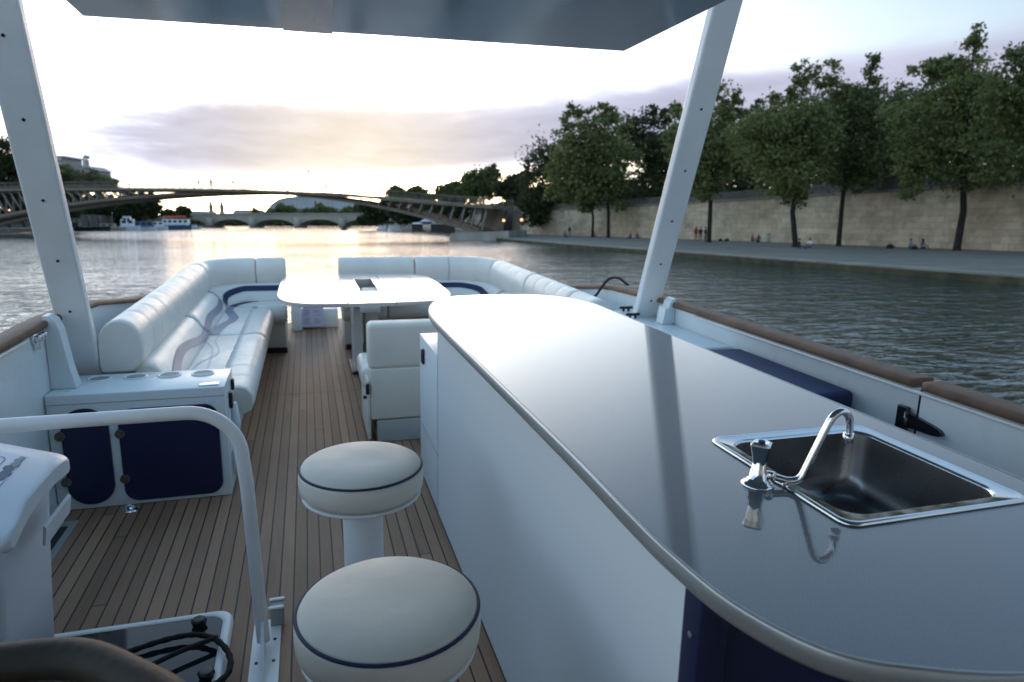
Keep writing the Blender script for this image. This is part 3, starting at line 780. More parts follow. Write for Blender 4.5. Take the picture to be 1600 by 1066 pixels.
sk = Thing('sink', 'square stainless steel sink set into the grey counter top', 'sink', (1.07, 1.07, 1.0))
def ringloft(rings, mi=0, smooth=True, cap=True):
    n = len(rings[0][0]); V, F = [], []
    for poly, z in rings: V += [(x, y, z if not callable(z) else z(x, y)) for x, y in poly]
    for i in range(len(rings)-1):
        for k in range(n): F.append((i*n+k, i*n+(k+1) % n, (i+1)*n+(k+1) % n, (i+1)*n+k))
    m = MB().add(V, F, mi, smooth)
    if cap: m.add([(x, y, rings[-1][1]) for x, y in rings[-1][0]], [tuple(range(n))], mi, False)
    return m
def rr_(i, r): return rrect(.857+i, 1.281-i, .853+i, 1.288-i, r, 6)
sk.part('rim', ringloft([(rr_(0, .03), 1.0015), (rr_(.0005, .03), 1.004), (rr_(.003, .029), 1.0065), (rr_(.007, .027), 1.007), (rr_(.010, .026), 1.0055), (rr_(.012, .026), 1.0045), (rr_(.028, .045), 1.0045), (rr_(.031, .046), 1.003), (rr_(.033, .047), .998)], cap=False), STEEL)
bowl = [(rr_(.033, .047), .998), (rr_(.034, .05), .97), (rr_(.038, .055), .90), (rr_(.045, .06), .868), (rr_(.06, .06), .853), (rr_(.085, .05), .847), (rr_(.14, .03), .842), (rr_(.17, .02), .840)]
sk.part('bowl', ringloft(bowl), BOWL)
sk.part('drain', MB().lathe([(.04, .0005), (.042, .003), (.036, .005), (.03, .002), (.006, .001)], (1.07, 1.07, .8405), 24), STEEL)

tp = Thing('tap', 'chrome swivel tap with faceted knob standing at the edge of the sink', 'tap', (.817, 1.046, 1.0))
tp.part('body', MB().lathe([(.031, .0), (.031, .003), (.027, .006), (.022, .008), (.020, .012), (.0165, .014), (.0155, .030), (.0135, .034), (.0125, .048), (.011, .050)], (.817, 1.046, 1.0), 28).tube([(.817, 1.046, 1.02), (.838, 1.038, 1.019)], [.011, .0095], 14).lathe([(.008, -.009), (.0105, -.006), (.0105, .008), (.008, .011)], (.838, 1.038, 1.018), 6), CHROME)
V, F = [], []; prof = [(.0125, .044), (.0145, .055), (.0175, .070), (.0205, .082), (.0200, .086), (.0145, .0885), (.006, .0875)]; n = 24
for r, z in prof:
    for k in range(n):
        a = 2*PI*k/n; q = r*(1+.11*math.cos(4*a)) if z < .0865 else r
        V.append((.817+q*math.cos(a), 1.046+q*math.sin(a), 1+z))
for i in range(len(prof)-1):
    for k in range(n): F.append((i*n+k, i*n+(k+1) % n, (i+1)*n+(k+1) % n, (i+1)*n+k))
F.append(tuple(range((len(prof)-1)*n, len(prof)*n)))
kb = tp.part('knob', MB().add(V, F, 0, False), CHROME)
tp.part('cap', MB().tube([(.817, 1.046, 1.0885), (.817, 1.046, 1.090)], .0065, 14), NAVYV, kb)
sp = smooth_path([(.836, 1.039, 1.019), (.852, 1.031, 1.016), (.868, 1.021, 1.0135), (.884, 1.012, 1.020), (.895, 1.009, 1.044), (.912, 1.004, 1.094), (.927, 1.0, 1.136), (.936, .9985, 1.149), (.948, .998, 1.1545), (.960, .998, 1.151), (.9695, .998, 1.139), (.9725, .998, 1.122), (.973, .998, 1.104)], 6)
tp.part('spout', MB().tube(sp, .0072, 14).tube([(.973, .998, 1.110), (.973, .998, 1.092)], .0095, 14), CHROME)

# ------------------------------------------------------------------ navy box seat behind the counter
nb = Thing('box_seat', 'navy blue padded box seat between the counter and the starboard bulwark', 'box seat', (1.75, 2.5, 0))
nb.part('cushion', MB().rbox(1.45, 2.075, 2.12, 2.90, .60, .79, .022, 4), NAVYV)
nb.part('base', MB().rbox(1.47, 2.06, 2.122, 2.88, 0, .60, .006), NAVYV)

# ------------------------------------------------------------------ stools
def make_stool():
    t = Thing('bar_stool', '', 'bar stool', (.126, 1.249, 0), group='bar stools along the counter')
    c = t.base
    seat = [(.0, .640), (.13, .640), (.172, .645), (.184, .658), (.1865, .685), (.1855, .708), (.1815, .7215)]
    t.part('seat_side', MB().lathe(seat[1:] + [(.15, .72)], (c[0], c[1], 0), 56), VINYL)
    top = [(.1805, .7215), (.176, .729), (.165, .736), (.145, .742), (.11, .7475), (.06, .750), (.02, .7505)]
    t.part('seat', MB().lathe(top, (c[0], c[1], 0), 56), VINYL)
    ring = [(c[0]+.1815*math.cos(a), c[1]+.1815*math.sin(a), .7225) for a in np.linspace(0, 2*PI, 73)]
    t.part('piping', MB().tube(ring, .0036, 8, cap=False), NAVYV)
    t.part('seat_base', MB().lathe([(.17, .632), (.178, .634), (.178, .6405), (.17, .641)], (c[0], c[1], 0), 48), WHITE2)
    t.part('post', MB().lathe([(.0605, .03), (.0605, .632)], (c[0], c[1], 0), 40), WHITE2)
    t.part('foot', MB().lathe([(.15, 0), (.15, .01), (.13, .025), (.07, .04), (.061, .06)], (c[0], c[1], 0), 40), WHITE2)
    return t
s1 = make_stool()
s1.o['label'] = 'nearer round cream bar stool with navy piping, the larger in view beside the counter'
dup_thing(s1.o, T @ Matrix.Translation(Vector((.127, 1.988, 0))), 'farther round cream bar stool on a white post, between the counter and the near stool', 'bar stools along the counter')

# ------------------------------------------------------------------ cabinet to port
cb = Thing('cabinet', 'low white cabinet with two navy doors and cup holders on its top', 'cabinet', (-.81, 3.67, 0))
cb.part('carcass', MB().rbox(-1.197, -.426, 3.49, 3.853, 0.0, .574, .006), WHITE)
cb.part('top_lip', MB().box(-1.19, -.428, 3.4885, 3.4905, .527, .530), GREY)
def door(poly, hx, hz, hinges):
    m = MB().prism_axis(poly, 3.481, 3.4895, 1)
    dd = cb.part('door', m, NAVY)
    cb.part('finger_hole', MB().tube([(hx, 3.480, hz), (hx, 3.4815, hz)], .0125, 16), BLACK, dd)
    for x, z in hinges:
        cb.part('hinge', MB().tube([(x, 3.489, z), (x, 3.474, z)], .022, 20).box(x-.0015, x+.0015, 3.4715, 3.474, z-.02, z+.02), BRONZE, dd)
door(rrect(-1.145, -.945, .025, .505, .095, 9), -.985, .40, [(-1.15, .378), (-1.147, .148)])
door(rrect(-.905, -.462, .022, .492, .065, 8), -.525, .392, [(-.900, .371), (-.898, .141)])
for x in (-1.036, -.874, -.715, -.557):
    cb.part('cup_holder', MB().lathe([(.056, .0), (.056, .004), (.050, .006), (.046, .0045), (.045, .001)], (x, 3.762, .574), 30), WHITE2)
    cb.part('cup_well', MB().tube([(x, 3.762, .5742), (x, 3.762, .5755)], .0452, 28), pm('cup_well_grey', (0.27, 0.28, 0.25), 0.5))
cb.part('flush_plate', MB().rbox(-.545, -.455, 3.513, 3.567, .5742, .580, .002), STEEL)
cb.part('catch', MB().rbox(-.425, -.408, 3.625, 3.665, .415, .50, .006), BLACK)
cb.part('catch', MB().rbox(-.425, -.41, 3.755, 3.795, .475, .535, .006), BLACK)
cb.part('bracket', MB().tube([(-.412, 3.72, .42), (-.405, 3.71, .30), (-.41, 3.70, .22)], [.014, .024, .012], 12).tube([(-.412, 3.60, .20), (-.405, 3.60, .12), (-.41, 3.60, .06)], [.012, .018, .01], 12).tube([(-.412, 3.76, .18), (-.405, 3.76, .10), (-.41, 3.75, .05)], [.012, .02, .01], 12), WHITE2)
single('deck_ring', MB().lathe([(.035, 0), (.035, .006), (.024, .012), (.014, .01), (.012, .004)], (-.872, 3.42, 0), 24).tube([(-.872+.02*math.cos(a), 3.40, .022+.016*math.sin(a)) for a in np.linspace(0, 2*PI, 21)], .004, 8, cap=False), CHROME,
       'small chrome lifting ring in the deck at the foot of the white cabinet', 'deck ring', (-.872, 3.42, 0))

# ------------------------------------------------------------------ handrail
hr = Thing('handrail', 'white bent tube handrail bolted to the deck in front of the cabinet', 'handrail', (-.2, 2.2, 0))
pth = [(-1.195, 2.2, .853), (-.45, 2.2, .857)] + [( -.385+.155*math.sin(a), 2.2, .702+.155*math.cos(a)) for a in np.linspace(0, PI/2*.93, 12)] + [(-.222, 2.2, .60), (-.203, 2.2, .03)]
hr.part('tube', MB().tube(dens(pth, .06), .0215, 18), WHITE2)
bp_ = hr.part('base_plate', MB().prism(rrect(-.242, -.150, 1.86, 2.345, .022, 5), .0, .010), WHITE2)
for x in (-.222, -.168):
    for y in (2.31, 2.225, 2.11, 1.95): hr.part('screw', MB().tube([(x, y, .010), (x, y, .0125)], .0055, 10), BLACK, bp_)
hr.part('bracket', MB().rbox(-.185, -.138, 2.30, 2.345, .01, .085, .003), GREY)
hr.part('bracket_bar', MB().rbox(-.19, -.136, 2.285, 2.298, .085, .093, .003), WHITE2)
hr.part('bracket_bar', MB().rbox(-.188, -.136, 2.335, 2.349, .086, .094, .003), WHITE2)
hr.part('gusset_plate', MB().prism_axis([(2.0, .011), (2.19, .011), (2.19, .12)], -.206, -.196, 0), WHITE2)

# ------------------------------------------------------------------ waste bin
bi = Thing('waste_bin', 'white plastic waste bin with sloping labelled lid behind the handrail', 'bin', (-.95, 2.15, 0))
O = np.array([-.70, 2.19, 0.]); Wd = np.array([-.82, .57, 0.]); Dd = np.array([-.10, -.995, 0.])
def bp(a, b, z): return tuple(O + Wd*a + Dd*b + np.array([0, 0, z]))
sec = [(0.0, .742), (.012, .756), (.05, .762), (.10, .764), (.20, .752), (.27, .742), (.285, .735), (.345, .700), (.375, .690), (.392, .676), (.394, .650), (.380, .640), (.29, .688), (.20, .708), (.10, .716), (.012, .712), (0.0, .72)]
V, F = [], []; n = len(sec); aa = [-.002, .006, .02, .045,  .35, .55, .573, .578]; ins = [.045, .018, .006, 0, 0, 0, .015, .04]
cb_, cz_ = .19, .715
for a, i_ in zip(aa, ins):
    k = 1-i_*2.6
    for b, z in sec: V.append(bp(a, cb_+(b-cb_)*k, cz_+(z-cz_)*(1-i_*3.5)))
for i in range(len(aa)-1):
    for k in range(n): F.append((i*n+k, (i+1)*n+k, (i+1)*n+(k+1) % n, i*n+(k+1) % n))
m = MB().add(V, F, 0, True); m.add(V[:n], [tuple(range(n))]); m.add(V[-n:], [tuple(range(n))])
lid = bi.part('lid', m, BIN)
def lidz(b): return .7645 - .12*max(0, b-.10) - .00
def lq(m_, pts, up, mi=0):
    m_.add([bp(a, b, lidz(b)+up) for a, b in pts], [tuple(range(len(pts)))], mi)
lab = MB(); lq(lab, [(.115, .085), (.44, .085), (.44, .262), (.115, .262)], .0012)
lo = bi.part('label', lab, LABELW, lid, fix=False)
pr_ = MB(); rr = random.Random(5)
blob = [(.128, .10, .011), (.134, .118, .014), (.13, .14, .017), (.14, .163, .019), (.133, .188, .02), (.14, .213, .021), (.15, .238, .022)]
for a, b, r in blob:
    lq(pr_, [(a+r*math.cos(t), b+r*.8*math.sin(t)) for t in np.linspace(0, 2*PI, 15)[:-1]], .002+rr.random()*.0006, 1 if b < .15 else 0)
fr = [(.19, .115), (.39, .115), (.40, .125), (.40, .215), (.39, .225), (.19, .225), (.18, .215), (.18, .125), (.19, .115)]
for (a0, b0), (a1, b1) in zip(fr[:-1], fr[1:]):
    dx, dy = a1-a0, b1-b0; l_ = math.hypot(dx, dy); nx, ny = -dy/l_*.0016, dx/l_*.0016
    lq(pr_, [(a0+nx, b0+ny), (a1+nx, b1+ny), (a1-nx, b1-ny), (a0-nx, b0-ny)], .0019)
for k in range(3):
    lq(pr_, [(.20, .14+k*.026), (.29+.03*k, .14+k*.026), (.29+.03*k, .148+k*.026), (.20, .148+k*.026)], .0019)
bi.part('print', pr_, [INK, INK2], lo, fix=False)
V, F = [], []; ringn = 24
for z, k in ((.0, .68), (.35, .82), (.60, .94), (.66, .98), (.70, .98)):
    for x, y in rrect(.062, .56, .022, .372, .05, 5):
        V.append(bp(.30+(x-.30)*k, .195+(y-.195)*(.55+.45*k), z if z < .69 else .722 - .16*max(0, y-.10)))
n = len(rrect(.062, .56, .022, .372, .05, 5))
for i in range(4):
    for k in range(n): F.append((i*n+k, i*n+(k+1) % n, (i+1)*n+(k+1) % n, (i+1)*n+k))
F.append(tuple(range(n)))
bi.part('body', MB().add(V, F, 0, True), BIN)
bi.part('handle_slot', MB().add([bp(a, b, z) for a, b, z in ((.05, .3725, .60), (.23, .3745, .60), (.23, .376, .635), (.05, .376, .635), (.05, .38, .60), (.23, .38, .60), (.23, .383, .635), (.05, .383, .635))], [(0,1,2,3),(4,5,6,7),(0,1,5,4),(1,2,6,5),(2,3,7,6),(3,0,4,7)]), BLACK)
bi.part('side_clip', MB().add([bp(a, b, z) for a, b, z in ((-.018, .06, .655), (-.018, .22, .635), (-.006, .22, .58), (-.006, .06, .60), (-.008, .06, .66), (-.008, .22, .64), (.004, .22, .58), (.004, .06, .60))], [(0,1,2,3),(4,5,6,7),(0,1,5,4),(1,2,6,5),(2,3,7,6),(3,0,4,7)]), BIN)

# ------------------------------------------------------------------ deck hatch and strap
ht = Thing('deck_hatch', 'smoked glass deck hatch in a white frame lying flush in the planks', 'deck hatch', (-.65, 2.1, 0))
o_ = rrect(-1.02, -.315, 1.72, 2.425, .055, 7)
def inset(poly, d_):
    cx, cy = -.6675, 2.0725; hx, hy = .3525, .3525
    return [(cx+(x-cx)*(hx-d_)/hx, cy+(y-cy)*(hy-d_)/hy) for x, y in poly]
ht.part('frame', ringloft([(o_, 0.001), (inset(o_, .001), .018), (inset(o_, .006), .027), (inset(o_, .012), .030), (inset(o_, .030), .030), (inset(o_, .033), .026)], cap=False), WHITE2)
gl = ht.part('glass', ringloft([(inset(o_, .033), .024), (inset(o_, .034), .0262)]), HATCHGLASS)
for (x, y) in ((-.425, 2.35), (-.365, 2.06)):
    ht.part('knob', MB().lathe([(.022, .0), (.022, .010), (.026, .012), (.026, .020), (.020, .026), (.01, .027)], (x, y, .0262), 8, smooth=False), BLACK)
tm = text_mesh('GAMOSY', .040)
for v in tm.vertices: v.co = Vector((v.co.x*.62, v.co.y, v.co.z + .0268))
tm.materials.append(pm('silver_lettering', (0.45, 0.47, 0.5), 0.5))
for v in tm.vertices: v.co += Vector((-.945, 2.362, 0)) - Vector(ht.base)
ht.part('lettering', tm, None, gl, fix=False)
lp = smooth_path([(-.75, 2.19, .040), (-.641, 2.224, .042), (-.532, 2.258, .046), (-.433, 2.262, .05), (-.357, 2.215, .052), (-.305, 2.13, .046), (-.300, 2.04, .042), (-.361, 1.99, .042), (-.437, 2.02, .042), (-.53, 2.10, .042), (-.62, 2.165, .042), (-.70, 2.18, .043)], 8)
r_ = MB().tube(lp, [.0095+.0012*math.sin(i*1.9) for i in range(len(lp))], 10)
lp2 = smooth_path([(-.60, 2.085, .05), (-.543, 2.117, .056), (-.45, 2.171, .058), (-.349, 2.219, .056)], 8)
r_.tube(lp2, .0085, 10)
single('rope_strap', r_, ROPE, 'black braided rope looped over the glass deck hatch', 'rope', (-.5, 2.1, .03))

# ------------------------------------------------------------------ helm chair in the foreground
hc = Thing('helm_chair', 'brown and black leather chair back in the near corner beside the hatch', 'chair', (-.45, .85, 0))
path = smooth_path([(-.82, .70, 0), (-.80, .92, 0), (-.66, 1.03, 0), (-.47, 1.040, 0), (-.355, 1.025, 0), (-.265, .955, 0), (-.20, .885, 0), (-.15, .78, 0), (-.14, .66, 0)], 8)
prof = superell(.033, .21, 0, .655, 3.2, 24)
P = [np.array([p_[0], p_[1], 0]) for p_ in path]
sc = [1.0]*len(P)
m = MB().sweep(prof, P, sc)
hc.part('backrest', m, LEATHER)
hc.part('rim', MB().tube([np.array([p_[0], p_[1], .858]) for p_ in P], .030, 14), pm('tan_leather', (0.026, 0.018, 0.011), 0.65, var=0.25, scale=25, bump=.15))
hc.part('seat', MB().rbox(-.78, -.17, .50, .98, .50, .63, .04, 4), NAVYV)
hc.part('pedestal', MB().tube([(-.47, .74, .02), (-.47, .74, .5)], .05, 20).lathe([(.17, 0), (.17, .012), (.06, .04)], (-.47, .74, 0), 30), STEEL)

# mooring rope on the starboard rail
mr = smooth_path([(2.09, 4.24, .925), (2.08, 4.38, .955), (2.065, 4.50, .93), (2.05, 4.58, .86), (2.03, 4.64, .79), (2.0, 4.66, .775)], 8)
single('mooring_rope', MB().tube(mr, .0095, 10), ROPE, 'black mooring rope bent over the wooden rail beside the starboard post', 'rope', (2.05, 4.5, .8))
# ------------------------------------------------------------------ river and banks
def strip(rows, uv=True):
    """rows: list of polylines (same length) -> quad strip mesh data with metre UVs"""
    V, F, U = [], [], []
    n = len(rows[0])
    for r in rows: V += [tuple(p) for p in r]
    s_ = [0.0]
    for a, b in zip(rows[0][:-1], rows[0][1:]): s_.append(s_[-1]+float(np.linalg.norm(np.array(b)-np.array(a))))
    t_ = [0.0]
    for a, b in zip(rows[:-1], rows[1:]): t_.append(t_[-1]+float(np.linalg.norm(np.array(b[n//2])-np.array(a[n//2]))))
    for i in range(len(rows)-1):
        for k in range(n-1):
            F.append((i*n+k, i*n+k+1, (i+1)*n+k+1, (i+1)*n+k)); U.append([(s_[k], t_[i]), (s_[k+1], t_[i]), (s_[k+1], t_[i+1]), (s_[k], t_[i+1])])
    return V, F, U
def strip_mesh(name, strips, mats, base):
    V, F, U, M = [], [], [], []
    for (v, f, u), mi in strips:
        o = len(V); V += v; F += [tuple(i+o for i in q) for q in f]; U += u; M += [mi]*len(f)
    me = bpy.data.meshes.new(name); b = np.array(base, float)
    me.from_pydata([tuple(np.array(p)-b) for p in V], [], F)
    ul = me.uv_layers.new(name='UVMap'); k = 0
    for q in U:
        for c in q: ul.data[k].uv = c; k += 1
    for m in mats: me.materials.append(m)
    me.polygons.foreach_set('material_index', M); me.update()
    return me
def struct(name, me, base, kind='structure'):
    o = bpy.data.objects.new(name, me); COL.objects.link(o); o.location = Vector(base); o['kind'] = kind; return o
def refine(pl, step=4.0):
    out = [np.array(pl[0], float)]
    for a, b in zip(pl[:-1], pl[1:]):
        a, b = np.array(a, float), np.array(b, float); n = max(1, int(np.linalg.norm(b-a)/step))
        out += [a+(b-a)*(i+1)/n for i in range(n)]
    return out

wm = MB().add([(-4000, -1500, WATER_Z), (4000, -1500, WATER_Z), (4000, 6000, WATER_Z), (-4000, 6000, WATER_Z)], [(0, 1, 2, 3)])
struct('river_water', wm.mesh('river_water', water_material()), (0, 0, 0))

STONE = stone_material('retaining_stone', (0.66, 0.54, 0.39), (0.50, 0.41, 0.30), 1.0, 1.5, 0.5, mortar=(0.24, 0.20, 0.15), stain=0.62)
STONED = stone_material('dark_parapet_stone', (0.15, 0.145, 0.125), (0.11, 0.105, 0.095), 1.0, 1.4, 0.4, mortar=(0.07, 0.07, 0.06), stain=0.5)
COBBLE = stone_material('quay_paving', (0.175, 0.165, 0.135), (0.14, 0.13, 0.105), 1.0, 0.5, 0.3, mortar=(0.11, 0.115, 0.11), stain=0.45)
COPING = stone_material('quay_coping', (0.26, 0.25, 0.21), (0.21, 0.205, 0.175), 1.0, 1.6, 1.0, stain=0.5)
ALGAE = pm('algae_stone', (0.052, 0.050, 0.024), 0.85, var=0.6, scale=1.2)
PALESTONE = stone_material('pale_bridge_stone', (0.40, 0.37, 0.31), (0.34, 0.31, 0.26), 1.0, 2.0, 0.6, stain=0.4)
EARTH = pm('terrace_gravel', (0.14, 0.125, 0.10), 0.95, var=0.3, scale=0.3)

QE = refine([(52, -45), (33.5, 5), (23.2, 31), (18.4, 44), (12.9, 59.5), (7, 75), (-2.2, 106), (-5, 121), (-15.8, 169), (-35, 234), (-62, 330)])
WL_ = refine([(96, -45), (58, 20), (42, 56), (35, 73), (26.6, 91.5), (11.4, 122), (0, 146), (-8, 180), (-25, 240), (-50, 335)])
def resamp(pl, n):
    s_ = [0.0]
    for a, b in zip(pl[:-1], pl[1:]): s_.append(s_[-1]+np.linalg.norm(b-a))
    t = np.linspace(0, s_[-1], n); A_ = np.array(pl)
    return [np.array([np.interp(q, s_, A_[:, 0]), np.interp(q, s_, A_[:, 1])]) for q in t]
n_ = 110
QE, WL_ = resamp(QE, n_), resamp(WL_, n_)
QH = -2.40
inner = []
for i, p in enumerate(QE):
    t = QE[min(i+1, n_-1)]-QE[max(i-1, 0)]; t /= np.linalg.norm(t); o = np.array([t[1], -t[0]])
    inner.append(p + o*1.1)
qb = wp(20, 60, QH)
rows = lambda pl, h: [wp(p[0], p[1], h) for p in pl]
me = strip_mesh('quay', [(strip([rows(inner, QH+.012), rows(WL_, QH+.02)]), 0), (strip([rows(QE, QH+.004), rows(inner, QH+.012)]), 1),
    (strip([rows(QE, QH-.10), rows(QE, QH+.004)]), 1), (strip([rows(QE, -3.8), rows(QE, QH-.10)]), 2)], [COBBLE, COPING, ALGAE], qb)
struct('quay', me, qb)
def wall_h(dep): return float(np.interp(dep, [-45, 20, 56, 73, 91, 122, 146, 335], [3.7, 3.5, 3.3, 3.1, 2.85, 2.4, 2.3, 2.3]))
rw = Thing('retaining_wall', 'long pale stone embankment wall behind the quay, under the trees', 'wall', wp(26.6, 91.5, QH), boat=False)
def off(pl, d_):
    out = []
    for i, p in enumerate(pl):
        t = pl[min(i+1, len(pl)-1)]-pl[max(i-1, 0)]; t /= np.linalg.norm(t); out.append(p+np.array([t[1], -t[0]])*d_)
    return out
lv = lambda pl, f: [wp(p[0], p[1], f(p[1])) for p in pl]
W0, W1 = off(WL_, 0.0), off(WL_, 0.35)
rw.part('wall', strip_mesh('wall', [(strip([rows(W0, QH-.02), lv(W1, lambda d_: wall_h(d_)-.25)]), 0)], [STONE], rw.base), None, fix=False)
Wc = off(WL_, 0.18)
rw.part('coping', strip_mesh('coping', [(strip([lv(off(WL_, .33), lambda d_: wall_h(d_)-.27), lv(Wc, lambda d_: wall_h(d_)-.25), lv(Wc, lambda d_: wall_h(d_)), lv(off(WL_, 1.3), lambda d_: wall_h(d_))]), 0)], [COPING], rw.base), None, fix=False)
rw.part('parapet', strip_mesh('parapet', [(strip([lv(off(WL_, .8), lambda d_: wall_h(d_)+.002), lv(off(WL_, .8), lambda d_: wall_h(d_)+1.0), lv(off(WL_, 1.2), lambda d_: wall_h(d_)+1.0), lv(off(WL_, 1.2), lambda d_: wall_h(d_)-.1)]), 0)], [STONED], rw.base), None, fix=False)
me = strip_mesh('terrace', [(strip([lv(off(WL_, 1.25), lambda d_: wall_h(d_)-.05), lv(off(WL_, 260), lambda d_: wall_h(d_)+.8)]), 0)], [EARTH], qb)
struct('terrace_ground', me, qb)

# left bank
LB = resamp(refine([(-118, -60), (-128, 60), (-134, 179), (-139, 217), (-141, 276), (-150, 350)]), 60)
me = strip_mesh('left_quay', [(strip([rows(LB, -3.8), rows(LB, -1.75), rows(off(LB, -14), -1.7)]), 0)], [COPING], wp(-135, 180, -2))
struct('far_quay', me, wp(-135, 180, -2))
lw = Thing('embankment_wall', 'dark stone embankment wall on the far left bank behind moored boats', 'wall', wp(-150, 200, -1.7), boat=False)
lw.part('wall', strip_mesh('wall', [(strip([rows(off(LB, -13.9), -1.72), rows(off(LB, -14.4), 2.6), rows(off(LB, -15.2), 2.62)]), 0)], [STONED], lw.base), None, fix=False)
m = []
P_ = off(LB, -13.7)
bt = MB()
for i in range(8, 52, 1):
    p = P_[i]; a = wp(p[0], p[1], -1.7); bt.tube([a, a + np.array([0, 0, 4.0])], .32, 6)
lw.part('buttress_row', bt, STONE)
me = strip_mesh('left_terrace', [(strip([rows(off(LB, -15), 2.58), rows(off(LB, -120), 5.0)]), 0)], [EARTH], wp(-170, 200, 2))
struct('left_terrace_ground', me, wp(-170, 200, 2))
# far ground closing the river
fg = [wp(-900, 330, -2.0), wp(900, 330, -2.0), wp(2500, 2600, -2.0), wp(-2500, 2600, -2.0)]
me = strip_mesh('far_ground', [(strip([[wp(-700, 480, -2.2), wp(-60, 520, -2.2), wp(500, 480, -2.2)], [wp(-2500, 2600, 0), wp(0, 2600, 0), wp(2500, 2600, 0)]]), 0)], [EARTH], wp(0, 500, -2))
struct('far_ground', me, wp(0, 500, -2))

# ------------------------------------------------------------------ trees
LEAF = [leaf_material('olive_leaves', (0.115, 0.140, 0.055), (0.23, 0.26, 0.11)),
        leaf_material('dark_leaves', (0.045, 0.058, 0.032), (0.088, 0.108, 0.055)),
        leaf_material('mid_leaves', (0.085, 0.108, 0.044), (0.17, 0.20, 0.085)),
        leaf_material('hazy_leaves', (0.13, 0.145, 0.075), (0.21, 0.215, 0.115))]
BARK = pm('tree_bark', (0.022, 0.019, 0.015), 0.95, var=0.35, scale=3, bump=0.3, bscale=12)
rng = np.random.default_rng(11)
def px2m(px, dep): return px*dep/F_PX
def tree(name, label, px, dep, base_h, crowns, leaf, n, size=.34, trunk=.22, group=None, lean=0.0):
    """crowns: (px, py, rx, ry[, density]) seen from the boat; built as clumps of leaf faces in 3-D"""
    base = at(px, dep, h=base_h)
    t = Thing(name, label, 'tree', base, group, boat=False)
    extra = []
    for c in crowns:
        for q_ in range(4):
            a_ = rng.random()*2*PI; f_ = .30+.28*rng.random()
            extra.append((c[0]+c[2]*.95*math.cos(a_), c[1]-c[3]*.95*math.sin(a_)*(1 if math.sin(a_) > 0 else .8), c[2]*f_, c[3]*f_, .75))
    crowns = list(crowns) + extra
    vol = [c[2]*c[3]*(c[4] if len(c) > 4 else 1.0) for c in crowns]; tot = sum(vol); n = int(n*2.0); size *= .84
    cents, clump_pts = [], []
    for c, w in zip(crowns, vol):
        C_ = at(c[0], dep, c[1]); rx, rz = px2m(c[2], dep), px2m(c[3], dep); ry = max(min(rx, rz)*1.0, min(rx*1.2, 4.0))
        nl = int(n*w/tot); per = 34; nc = max(3, nl//per)
        d_ = rng.normal(size=(nc, 3)); d_ /= np.linalg.norm(d_, axis=1)[:, None]
        r = rng.random(nc)**0.42
        loc = C_ + (d_*r[:, None])*1.0 @ np.array([SIDE*rx, HEAD*ry, [0, 0, rz]])
        cents.append(loc)
        cr = np.clip(min(rx, rz)*.26, .25, 1.1)*(0.6+.8*rng.random(nc))
        q = loc[:, None, :] + rng.normal(size=(nc, per, 3))*cr[:, None, None]*np.array([1, 1, .62])
        clump_pts.append(q.reshape(-1, 3))
    pts = np.concatenate(clump_pts); k = len(pts)
    a = rng.normal(size=(k, 3)); a /= np.linalg.norm(a, axis=1)[:, None]
    b = rng.normal(size=(k, 3)); b -= a*np.sum(a*b, 1)[:, None]; b /= np.linalg.norm(b, axis=1)[:, None]
    s_ = size*(.55+.9*rng.random(k))
    q = np.stack([pts - a*s_[:, None]*.75, pts + b*s_[:, None]*.42, pts + a*s_[:, None]*.75, pts - b*s_[:, None]*.42], 1) - base
    me = bpy.data.meshes.new('crown'); me.vertices.add(4*k); me.vertices.foreach_set('co', q.reshape(-1).astype(np.float32))
    me.loops.add(4*k); me.loops.foreach_set('vertex_index', np.arange(4*k, dtype=np.int32))
    me.polygons.add(k); me.polygons.foreach_set('loop_start', np.arange(0, 4*k, 4, dtype=np.int32))
    me.materials.append(LEAF[leaf]); me.update(calc_edges=True)
    t.part('crown', me, None, fix=False)
    # trunk with limbs reaching into the crown clumps
    allc = np.concatenate(cents); cmean = allc.mean(0)
    m = MB(); low_z = np.percentile(allc[:, 2], 12)
    fork = np.array([base[0]*.85+cmean[0]*.15, base[1]*.85+cmean[1]*.15, max(base[2]+1.0, min(low_z, base[2]+.75*(cmean[2]-base[2])))])
    mid = (base+fork)/2 + np.array([rng.normal()*.12, rng.normal()*.12, 0])
    topp = np.array([*(fork*.35+cmean*.65)[:2], cmean[2]+.25*(allc[:, 2].max()-cmean[2])])
    m.tube([base - np.array([0, 0, .1]), base+np.array([0, 0, .35]), mid, fork, (fork+topp)/2+rng.normal(size=3)*.15, topp], [trunk*1.45, trunk*1.1, trunk*.95, trunk*.8, trunk*.5, trunk*.15], 9)
    idx = list(rng.choice(len(allc), min(16, len(allc)), replace=False)) + list(np.argsort(-allc[:, 2])[:6])
    for i in idx:
        c = allc[i]; f = rng.random()*.75
        st_ = fork + (topp-fork)*f
        if c[2] < st_[2]-2: st_ = fork
        md = (st_+c)/2 + np.array([0, 0, -.12*np.linalg.norm(c-st_)*rng.random()])
        m.tube([st_, md, c], [trunk*.34*(1-.5*f), trunk*.2, trunk*.05], 6)
    t.part('trunk', m, BARK, fix=False)
    return t

